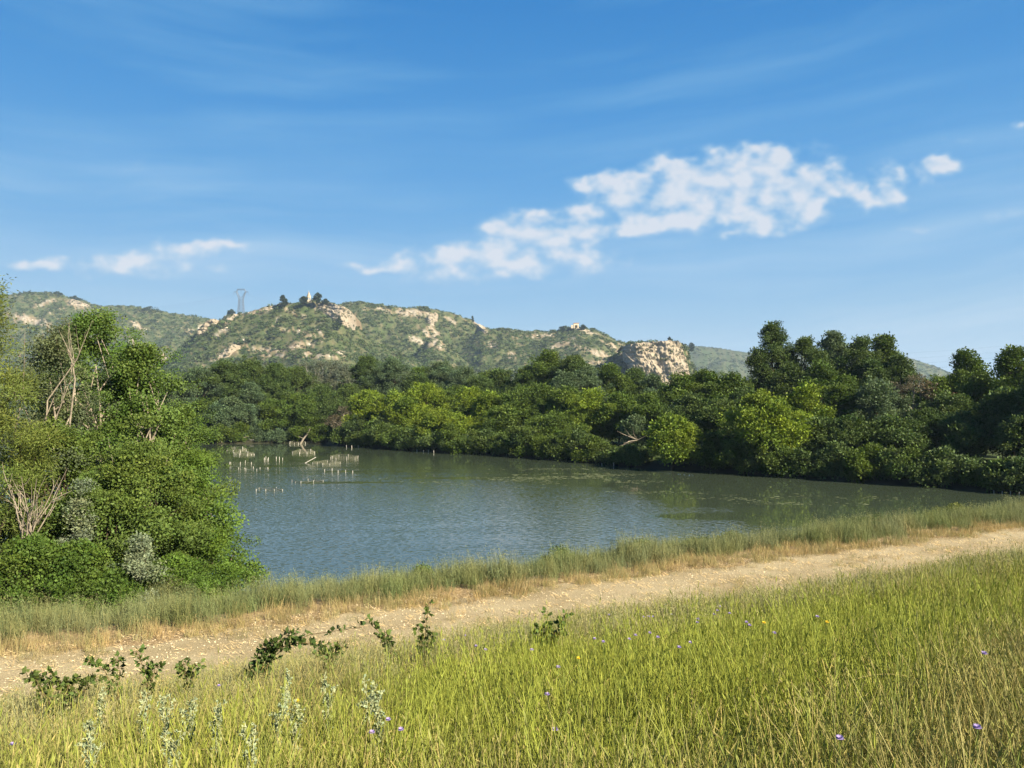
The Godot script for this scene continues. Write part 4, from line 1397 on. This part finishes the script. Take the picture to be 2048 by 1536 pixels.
	put(k.mesh(M.grey_bark, false), "bare_branches", t)
	# pale stems of the poplar that lean out through the leaves
	for a in [[30, 985, 150, 735, 18.9], [95, 800, 185, 640, 19.3], [20, 920, 50, 660, 18.8], [150, 760, 118, 660, 19.4]]:
		k = Coll.new()
		var p0 := P(a[0], a[1], a[4]) - poplar.position
		var p3 := P(a[2], a[3], a[4] - 0.3) - poplar.position
		var p2 := p0.lerp(p3, 0.55) + Vector3(0.12, -0.08, 0)
		k.tube([Vector3(p0.x * 0.4, 0.2, p0.z * 0.4), p0, p2, p3], [0.03, 0.020, 0.013, 0.003], 6)
		for e in 5:
			var p := p2.lerp(p3, rnd(-0.6, 0.8))
			var dd := ((p3 - p2).normalized() + unit() * 0.6) * rnd(0.3, 0.7)
			k.tube([p, p + dd * 0.5 + unit() * 0.05, p + dd], [0.009, 0.006, 0.002], 4)
		put(k.mesh(M.grey_bark, false), "bare_stem", poplar)

func houses():
	for a in [[2040, 812, 150.0, 9.0, "terracotta-roofed cream house glimpsed past the tall thin tree"], [1845, 822, 170.0, 11.0, "white house glimpsed behind the half bare tree"], [1915, 835, 190.0, 9.0, "pale house hidden deep behind the bank trees"]]:
		var b := P(a[0], 800, a[2])
		b.y = 1.0
		var t := thing("house", b, a[4], "house")
		var w: float = a[3]
		var k := Coll.new()
		k.box(Vector3(0, 2.6, 0), Vector3(w, 5.2, 7))
		put(k.mesh(M.wall, false), "wall", t)
		k = Coll.new()
		var y0 := 5.2
		var y1 := 7.2
		var e := w / 2 + 0.4
		for s in [-1.0, 1.0]:
			var A := Vector3(-e, y0, s * 3.9)
			var B := Vector3(e, y0, s * 3.9)
			var Cc := Vector3(e, y1, 0)
			var D := Vector3(-e, y1, 0)
			k.tri(A, D, B, Color.WHITE)
			k.tri(B, D, Cc, Color.WHITE)
			k.tri(A + Vector3(0, -0.2, 0), B + Vector3(0, -0.2, 0), A, Color.WHITE)
			k.tri(B + Vector3(0, -0.2, 0), B, A, Color.WHITE)
		for s in [-1.0, 1.0]: k.tri(Vector3(s * w / 2, y0, -3.5), Vector3(s * w / 2, y1, 0), Vector3(s * w / 2, y0, 3.5), Color.WHITE)
		put(k.mesh(M.roof, false), "roof", t)
		for q in 3:
			for f in 2:
				k = Coll.new()
				k.box(Vector3((q - 1) * w * 0.3, 1.5 + f * 2.3, 3.52), Vector3(0.9, 1.2, 0.1))
				put(k.mesh(M.dark, false), "window", t)

func post(k: Coll, at: Vector3, h: float, r: float):
	var l := Vector3(rnd(-0.2, 0.2), 0, rnd(-0.2, 0.2)) * h
	k.tube([at + Vector3(0, -0.5, 0), at + l + Vector3(0, h, 0), at + l + Vector3(0, h, 0)], [r, r * 0.92, 0.001], 6)

func pen(label: String, us: Array, vs: Array, h: float, net: bool, called := "netted_pen"):
	var c := on_water((us[0] + us[us.size() - 1]) * 0.5, vs[0])
	var t := thing(called, c, label, "pen" if net else "stakes")
	var pts := []
	for q in us.size(): pts.append(on_water(us[q], vs[q % vs.size()]) - c)
	var r: float = 1.15 * absf(c.z) / F
	for p in pts:
		var k := Coll.new()
		post(k, p, h * rnd(0.2, 0.48), r * rnd(0.34, 0.58))
		put(k.mesh(M.stake, false), "post", t)
	var k := Coll.new()
	if net:
		for q in pts.size():
			var a: Vector3 = pts[q]
			var b: Vector3 = pts[(q + 1) % pts.size()]
			var n := maxi(4, int(a.distance_to(b) / 0.35))
			for y in 5:
				var yy := h * (0.03 + 0.10 * y)
				k.tube([a + Vector3(0, yy, 0), a.lerp(b, 0.5) + Vector3(0, yy * 0.86, 0), b + Vector3(0, yy, 0)], [0.006, 0.006, 0.006], 3)
			for j in n:
				var p := a.lerp(b, j / float(n))
				k.tube([p, p + Vector3(0, h * 0.43, 0)], [0.006, 0.006], 3)
		put(k.mesh(M.net, false), "net", t)
	else:
		for q in pts.size() - 1:
			var a: Vector3 = pts[q]
			var b: Vector3 = pts[q + 1]
			k.tube([a + Vector3(0, 0.1, 0), a.lerp(b, 0.5) + Vector3(0, 0.03, 0), b + Vector3(0, 0.1, 0)], [0.02, 0.02, 0.02], 4)
		put(k.mesh(M.rope, false), "rope", t)

func lake_things():
	pen("netted pen of stakes lying off the fallen branches", [454, 466, 480, 493, 485, 470], [902, 903, 903, 902, 898, 897], 0.75, true)
	pen("netted pen with one taller stake in the middle", [468, 472, 479, 494, 503, 508, 495, 481], [909, 910, 911, 911, 910, 910, 907, 906], 0.65, true)
	pen("netted pen against the shore at the leaning trunk", [579, 588, 597, 611, 606, 590], [888, 889, 889, 888, 886, 886], 0.9, true)
	pen("long netted pen out from the leaning trunk", [585, 599, 614, 629, 622, 600], [907, 908, 908, 907, 903, 903], 0.7, true)
	pen("wide netted pen beside dark slick water", [661, 665, 672, 693, 710, 715, 697, 678], [917, 918, 919, 919, 919, 917, 914, 913], 0.75, true)
	pen("sagging netted pen with a slanting plank", [625, 634, 645, 660, 681, 670, 655], [928, 929, 930, 930, 928, 925, 924], 0.55, true)
	pen("small netted pen below the green bend bushes", [1004, 1013, 1027, 1036, 1042], [911, 912, 912, 912, 910], 0.6, true)
	pen("near ring of white stakes tied with rope", [512, 518, 540, 553, 565, 549, 532], [982, 978, 978, 979, 981, 982, 982], 0.42, false, "staked_ring")
	pen("ring of white stakes with rope farther from the thicket", [584, 591, 602, 627, 646, 629, 616], [963, 965, 966, 964, 963, 961, 960], 0.36, false, "staked_ring")
	var k := Coll.new()
	var a := on_water(621, 926)
	k.box(a + Vector3(0, 0.3, 0), Vector3(1.3, 0.07, 0.16), Basis(Vector3.BACK, 0.5))
	tag(put(k.mesh(M.stake, false), "slanting_plank"), "pale plank slanting out of the water at a sagging pen", "plank")
	for g in [["thin pale stake in the row before the dark reflection", "stakes before the dark reflection", .8, [[528, 920], [531, 919], [536, 921], [537, 919], [553, 918], [559, 920], [565, 919]]],
		["white stake at the edge of the ruffled water", "stakes at the edge of the ruffled water", .6, [[459, 928], [462, 929], [481, 929], [490, 926], [503, 928]]],
		["short white stub barely out of the blue water", "stubs in the blue water", .4, [[477, 938], [490, 938], [492, 940], [507, 936], [513, 941], [520, 937], [536, 938]]],
		["white stake in the spaced row by the dark slick", "stakes by the dark slick", .65, [[649, 943], [664, 942], [676, 946], [691, 946], [705, 946]]],
		["stake standing at the mouth of the shaded inlet", "stakes at the inlet mouth", .8, [[693, 895], [704, 896], [717, 895]]],
		["stake standing close under the bend bushes", "stakes under the bend bushes", .8, [[834, 903], [847, 904], [857, 904], [868, 906], [1204, 930], [1228, 932]]],
		["faint pale stake in the shadow of the wooded bank", "stakes in the bank shadow", .5, [[1988, 985], [2004, 987], [2022, 988], [2038, 990]]]]:
		for p in g[3]:
			k = Coll.new()
			var w := on_water(p[0], p[1])
			post(k, w, g[2] * rnd(0.25, 0.48), 0.55 * absf(w.z) / F * rnd(0.8, 1.2))
			tag(put(k.mesh(M.stake, false), "wooden_stake"), g[0], "stake", g[1])
	# floating weed
	var xf := []
	var cc := []
	for b in [[1080, 955, 140, 8, 700], [1010, 968, 90, 7, 350], [1180, 950, 100, 6, 250], [1250, 962, 120, 8, 250], [1490, 995, 120, 6, 160], [1560, 1005, 120, 8, 120], [800, 960, 90, 4, 120], [1100, 938, 120, 4, 160], [1700, 1000, 160, 12, 80], [1320, 985, 120, 8, 120], [900, 962, 70, 3, 80]]:
		for q in b[4]:
			var p := on_water(b[0] + rng.randfn() * b[2] * 0.5, b[1] + rng.randfn() * b[3] * 0.5)
			if n1.get_noise_2d(p.x * 7.0, p.z * 14.0) < 0.0: continue
			p.y = 0.006
			var s := rnd(0.03, 0.11)
			xf.append(Transform3D(Basis(Vector3.UP, rnd(-0.5, 0.5)).scaled_local(Vector3(s * rnd(1.2, 3.0), 0.3, s)), p))
			cc.append(tint(Color(0.10, 0.115, 0.05), 0.4))
	var wd := Coll.new()
	for q in 9:
		var a2 := TAU * q / 9.0
		var a3 := TAU * (q + 1) / 9.0
		var r2 := 0.6 + 0.4 * absf(sin(q * 2.3))
		var r3 := 0.6 + 0.4 * absf(sin(((q + 1) % 9) * 2.3))
		wd.tri(Vector3(0, 0.03, 0), Vector3(cos(a2) * r2, 0, sin(a2) * r2), Vector3(cos(a3) * r3, 0, sin(a3) * r3), Color.WHITE)
	tag(scatter(wd.mesh(M.weed), xf, cc, "floating_weed"), "flecks of weed floating on the still water", "weed", "", "stuff")

# ---------------------------------------------------------------- single plants on the dyke
func slope_point(u: float, v: float) -> Vector3: # where a pixel's ray meets the dyke
	var z := 2.0
	while z < 45.0:
		var p := P(u, v, z)
		if p.y <= ground_y(p.x, p.z): return p
		z += 0.05
	return P(u, v, 45.0)

func sprig(called: String, label: String, cat: String, group: String, base: Vector3, canes: Array, leafl: float, col: Color, stemcol: Material, dens: float, mat_leaf: Material = null):
	var t := thing(called, base, label, cat, group)
	var k := Coll.new()
	var l := Coll.new()
	for cn in canes:
		var pts := []
		var rad := []
		var n := 9
		for q in n:
			var f := q / float(n - 1)
			var p: Vector3 = cn[0].bezier_interpolate(cn[1], cn[2], cn[3], f) + unit() * 0.012
			pts.append(p)
			rad.append(lerpf(cn[4], cn[4] * 0.3, f))
			if q > 0:
				for e in int(dens * rnd(0.6, 1.4)):
					var at: Vector3 = pts[q - 1].lerp(p, rng.randf())
					var side := unit()
					side.y = absf(side.y) * 0.6
					var stalk := at + side.normalized() * leafl * rnd(0.3, 1.0)
					k.tube([at, stalk], [0.002, 0.0015], 3)
					for w in 3:
						var d := (side + unit() * 0.9).normalized()
						var ll := leafl * rnd(0.7, 1.25)
						l.leaf(stalk, d, d.cross(unit() + Vector3(0, 0.8, 0)).normalized(), ll, ll * 0.72, tint(col, 0.3, 0.1))
		k.tube(pts, rad, 5)
	put(k.mesh(stemcol, false), "stems", t)
	put(l.mesh(M.leaf), "leaves", t)
	return t

func cane(b: Vector3, u0: float, v0: float, u1: float, v1: float, z: float, r: float) -> Array:
	var m := P(u0, v0, z) - b
	var e := P(u1, v1, z) - b
	return [Vector3(rnd(-0.05, 0.05), 0, 0), Vector3(m.x * 0.3, m.y * 0.8, m.z * 0.3), m, e, r]

func plants():
	var cane_mat := mat(Color(0.36, 0.30, 0.20), 0.8, false)
	var silver_mat := mat(Color(0.66, 0.68, 0.54), 0.9, false)
	var g1 := Color(0.085, 0.125, 0.028)
	# arching bramble
	var z := 8.6
	var b := P(500, 1300, z)
	b.y = ground_y(b.x, b.z)
	sprig("arching_bramble", "dark bramble arching over the near edge of the path", "bramble", "", b, [cane(b, 560, 1270, 722, 1256, z, 0.008), cane(b, 590, 1262, 660, 1300, z, 0.006), cane(b, 520, 1300, 548, 1290, z, 0.006), cane(b, 540, 1290, 590, 1262, z, 0.006)], 0.066, Color(0.062, 0.098, 0.024), cane_mat, 6.0)
	for a in [[660, 1330, 8.4, [[650, 1300, 690, 1290], [655, 1300, 640, 1310], [670, 1300, 680, 1310]], "leafy bramble beside the arching bramble"],
		[790, 1300, 8.8, [[770, 1270, 730, 1240], [785, 1290, 760, 1262]], "thin bramble bending away from the upright bramble"],
		[846, 1300, 8.8, [[850, 1260, 860, 1205], [848, 1290, 868, 1262], [845, 1290, 838, 1258]], "single upright bramble shoot before the path"],
		[1092, 1320, 8.2, [[1090, 1270, 1096, 1222], [1100, 1280, 1135, 1228], [1085, 1290, 1068, 1258], [1098, 1290, 1120, 1262]], "bushy dark bramble standing alone in the slope grass"],
		[235, 1345, 8.3, [[215, 1335, 175, 1322], [240, 1330, 232, 1318]], "small bramble sprig beside the sprawling bramble"],
		[300, 1345, 8.2, [[290, 1330, 272, 1302], [305, 1335, 318, 1330]], "upright bramble sprig between two low brambles"],
		[375, 1352, 8.2, [[372, 1340, 366, 1326], [385, 1345, 402, 1330]], "low bramble tip poking out of golden grass"]]:
		b = P(a[0], 1300, a[2])
		b.y = ground_y(b.x, b.z)
		var cs := []
		for c in a[3]: cs.append(cane(b, c[0], c[1], c[2], c[3], a[2], 0.006))
		sprig("bramble_shoot", a[4], "bramble", "", b, cs, 0.054, g1, cane_mat, 6.0)
	z = 7.6
	b = P(120, 1300, z)
	b.y = ground_y(b.x, b.z)
	var many := []
	for q in 9: many.append(cane(b, 60 + q * 15, 1365 + rnd(-10, 10), 50 + q * 18, 1352 + rnd(-8, 24), z + rnd(-0.4, 0.4), 0.006))
	sprig("sprawling_bramble", "low sprawling bramble patch at the near path edge", "bramble", "", b, many, 0.055, Color(0.080, 0.110, 0.026), cane_mat, 4.0)
	# shrubs on the water side of the path
	for a in [[1120, 1100, 18.6, 70, Color(0.05, 0.095, 0.018), "small dark green shrub on the lake bank"], [1285, 1086, 18.6, 56, Color(0.055, 0.10, 0.02), "rounded green shrub farther up the lake bank"], [1405, 1078, 18.4, 90, Color(0.085, 0.12, 0.035), "grey-green shrub among oat grass on the bank"], [845, 1140, 18.2, 26, Color(0.09, 0.15, 0.02), "tiny bright sapling on the lake bank"], [1730, 1040, 17.3, 90, Color(0.05, 0.085, 0.018), "dark green mound of creeper beside the path"], [1790, 1038, 17.2, 90, Color(0.05, 0.085, 0.018), "low dark creeper at the end of the mound"], [1680, 1052, 17.6, 80, Color(0.08, 0.12, 0.024), "light green edge of the creeper mound"], [1915, 1010, 18.2, 90, Color(0.13, 0.155, 0.03), "yellowish shrub farther along the bank"], [1460, 1066, 18.6, 100, Color(0.10, 0.13, 0.045), "broad soft shrub on the bank above the lake"]]:
		var zz: float = a[2] / (0.892 - 0.452 * (a[0] - 1024.0) / F)
		var o := {"clump": C.near, "col": a[4], "cs": 0.55, "lobes": 12, "per": 9, "cb": 0.0, "limb": 4, "tr": 0.02, "bias": 1.0}
		near_tree("bank_shrub", a[5], "shrub", a[0], a[1], zz, a[3] * zz / F, o)
	# silvery weeds
	var sil := Color(0.29, 0.33, 0.185)
	for a in [[200, 1470, 1375], [180, 1500, 1440], [285, 1470, 1382], [335, 1490, 1392], [380, 1480, 1395], [430, 1480, 1405], [570, 1450, 1342], [556, 1460, 1392], [590, 1450, 1402], [655, 1440, 1352], [345, 1530, 1462], [180, 1536, 1476], [500, 1500, 1448], [735, 1420, 1358], [760, 1440, 1385]]:
		b = slope_point(a[0], a[2] + 0.72 * F / 6.0)
		b = slope_point(a[0], a[2] + 0.72 * F / -b.z)
		var zz := -b.z
		var cs := []
		for q in 4: cs.append(cane(b, a[0] + rnd(-8, 8), a[2] + 45.0, a[0] + rnd(-22, 22), a[2] + rnd(0, 18) * float(q), zz, 0.0035))
		sprig("silver_weed", "pale silvery woolly weed standing in the golden grass", "weed", "silvery weeds on the slope", b, cs, 0.021, sil, silver_mat, 6.0)
	# wildflowers
	var fl := Node3D.new()
	var k := Coll.new()
	k.tube([Vector3(0, 0, 0), Vector3(0.02, 0.3, 0.01), Vector3(0.03, 0.55, 0)], [0.0022, 0.002, 0.0015], 4)
	put(k.mesh(mat(Color(0.45, 0.50, 0.25), 0.8, false), false), "stem", fl)
	for e in 2:
		k = Coll.new()
		for q in 22:
			var a := TAU * q / 11.0
			var d := Vector3(cos(a), 0.25 + 0.7 * float(q > 10), sin(a)).normalized()
			k.leaf(Vector3(0.03, 0.55, 0), d, d.cross(Vector3.UP).normalized(), 0.021, 0.009, [Color(0.34, 0.26, 0.52), Color(0.75, 0.55, 0.04)][e])
		C["head%d" % e] = k.mesh(M.grass)
	for a in [[440, 1385, 0], [16, 1525, 0], [745, 1497, 0], [766, 1470, 0], [792, 1492, 0], [1105, 1493, 0], [1104, 1414, 0], [1112, 1356, 0], [1071, 1313, 0], [890, 1288, 0], [932, 1276, 0], [955, 1300, 0], [965, 1312, 0], [1978, 1352, 0], [1945, 1512, 0], [1682, 1519, 0], [1284, 1242, 0], [1308, 1237, 0], [1302, 1240, 0], [1338, 1233, 0], [1335, 1209, 0], [1398, 1254, 0], [1378, 1303, 0], [1367, 1313, 0], [1255, 1290, 0], [1300, 1280, 0], [1275, 1285, 0], [1312, 1290, 0], [1193, 1293, 0], [1210, 1300, 0], [1222, 1233, 0], [1400, 1250, 0], [1440, 1217, 0], [1440, 1225, 0], [1425, 1240, 0], [1465, 1240, 0], [1500, 1262, 0], [1507, 1268, 0], [1555, 1280, 0], [1638, 1248, 0], [1165, 1334, 1], [1527, 1264, 1], [1651, 1258, 1], [592, 1428, 1]]:
		b = slope_point(a[0], a[1] + (0.55 * F / 7.0) * 0.7)
		b = slope_point(a[0], a[1] + 0.55 * F / -b.z)
		var t := thing("wildflower", b, ["small violet wildflower on a thin stem in the slope grass", "small yellow wildflower dotted in the slope grass"][a[2]], "flower", ["violet wildflowers", "yellow wildflowers"][a[2]])
		var s := fl.get_child(0).duplicate()
		t.add_child(s)
		put(C["head%d" % a[2]], "flower_head", t)
		t.rotation.y = rnd(0, TAU)
	fl.free()
	# arching stalks
	for a in [[1700, 1362, 1790, 1336, 1862, 1372, "long straw-coloured stalk arching over the green grass"], [350, 1505, 430, 1490, 520, 1530, "pale arching stalk beside the silvery weeds"], [640, 1487, 690, 1478, 760, 1530, "curved straw stalk in the middle of the slope"], [1650, 1520, 1700, 1500, 1745, 1492, "short dead stalk lying in straw-coloured grass"], [1930, 1290, 1900, 1240, 1985, 1400, "tall dry stem leaning in the dry grass"]]:
		var p := slope_point(a[2], a[3] + 120.0)
		var zz := -p.z
		k = Coll.new()
		var pts := []
		var rad := []
		var A := P(a[0], a[1], zz)
		var Q := P(a[2], a[3] - 6.0, zz - 0.1)
		var E := P(a[4], a[5], zz - 0.25)
		A = A.lerp(Vector3(A.x - 0.1, ground_y(A.x, A.z), A.z), 0.0)
		pts.append(Vector3(A.x - 0.12, ground_y(A.x, A.z), A.z - 0.05))
		rad.append(0.003)
		for q in 9:
			var f := q / 8.0
			pts.append(A.lerp(Q, f).lerp(Q.lerp(E, f), f))
			rad.append(lerpf(0.003, 0.0015, f))
		k.tube(pts, rad, 4)
		tag(put(k.mesh(mat(Color(0.80, 0.72, 0.46), 0.8, false), false), "grass_stalk"), a[6], "stalk")
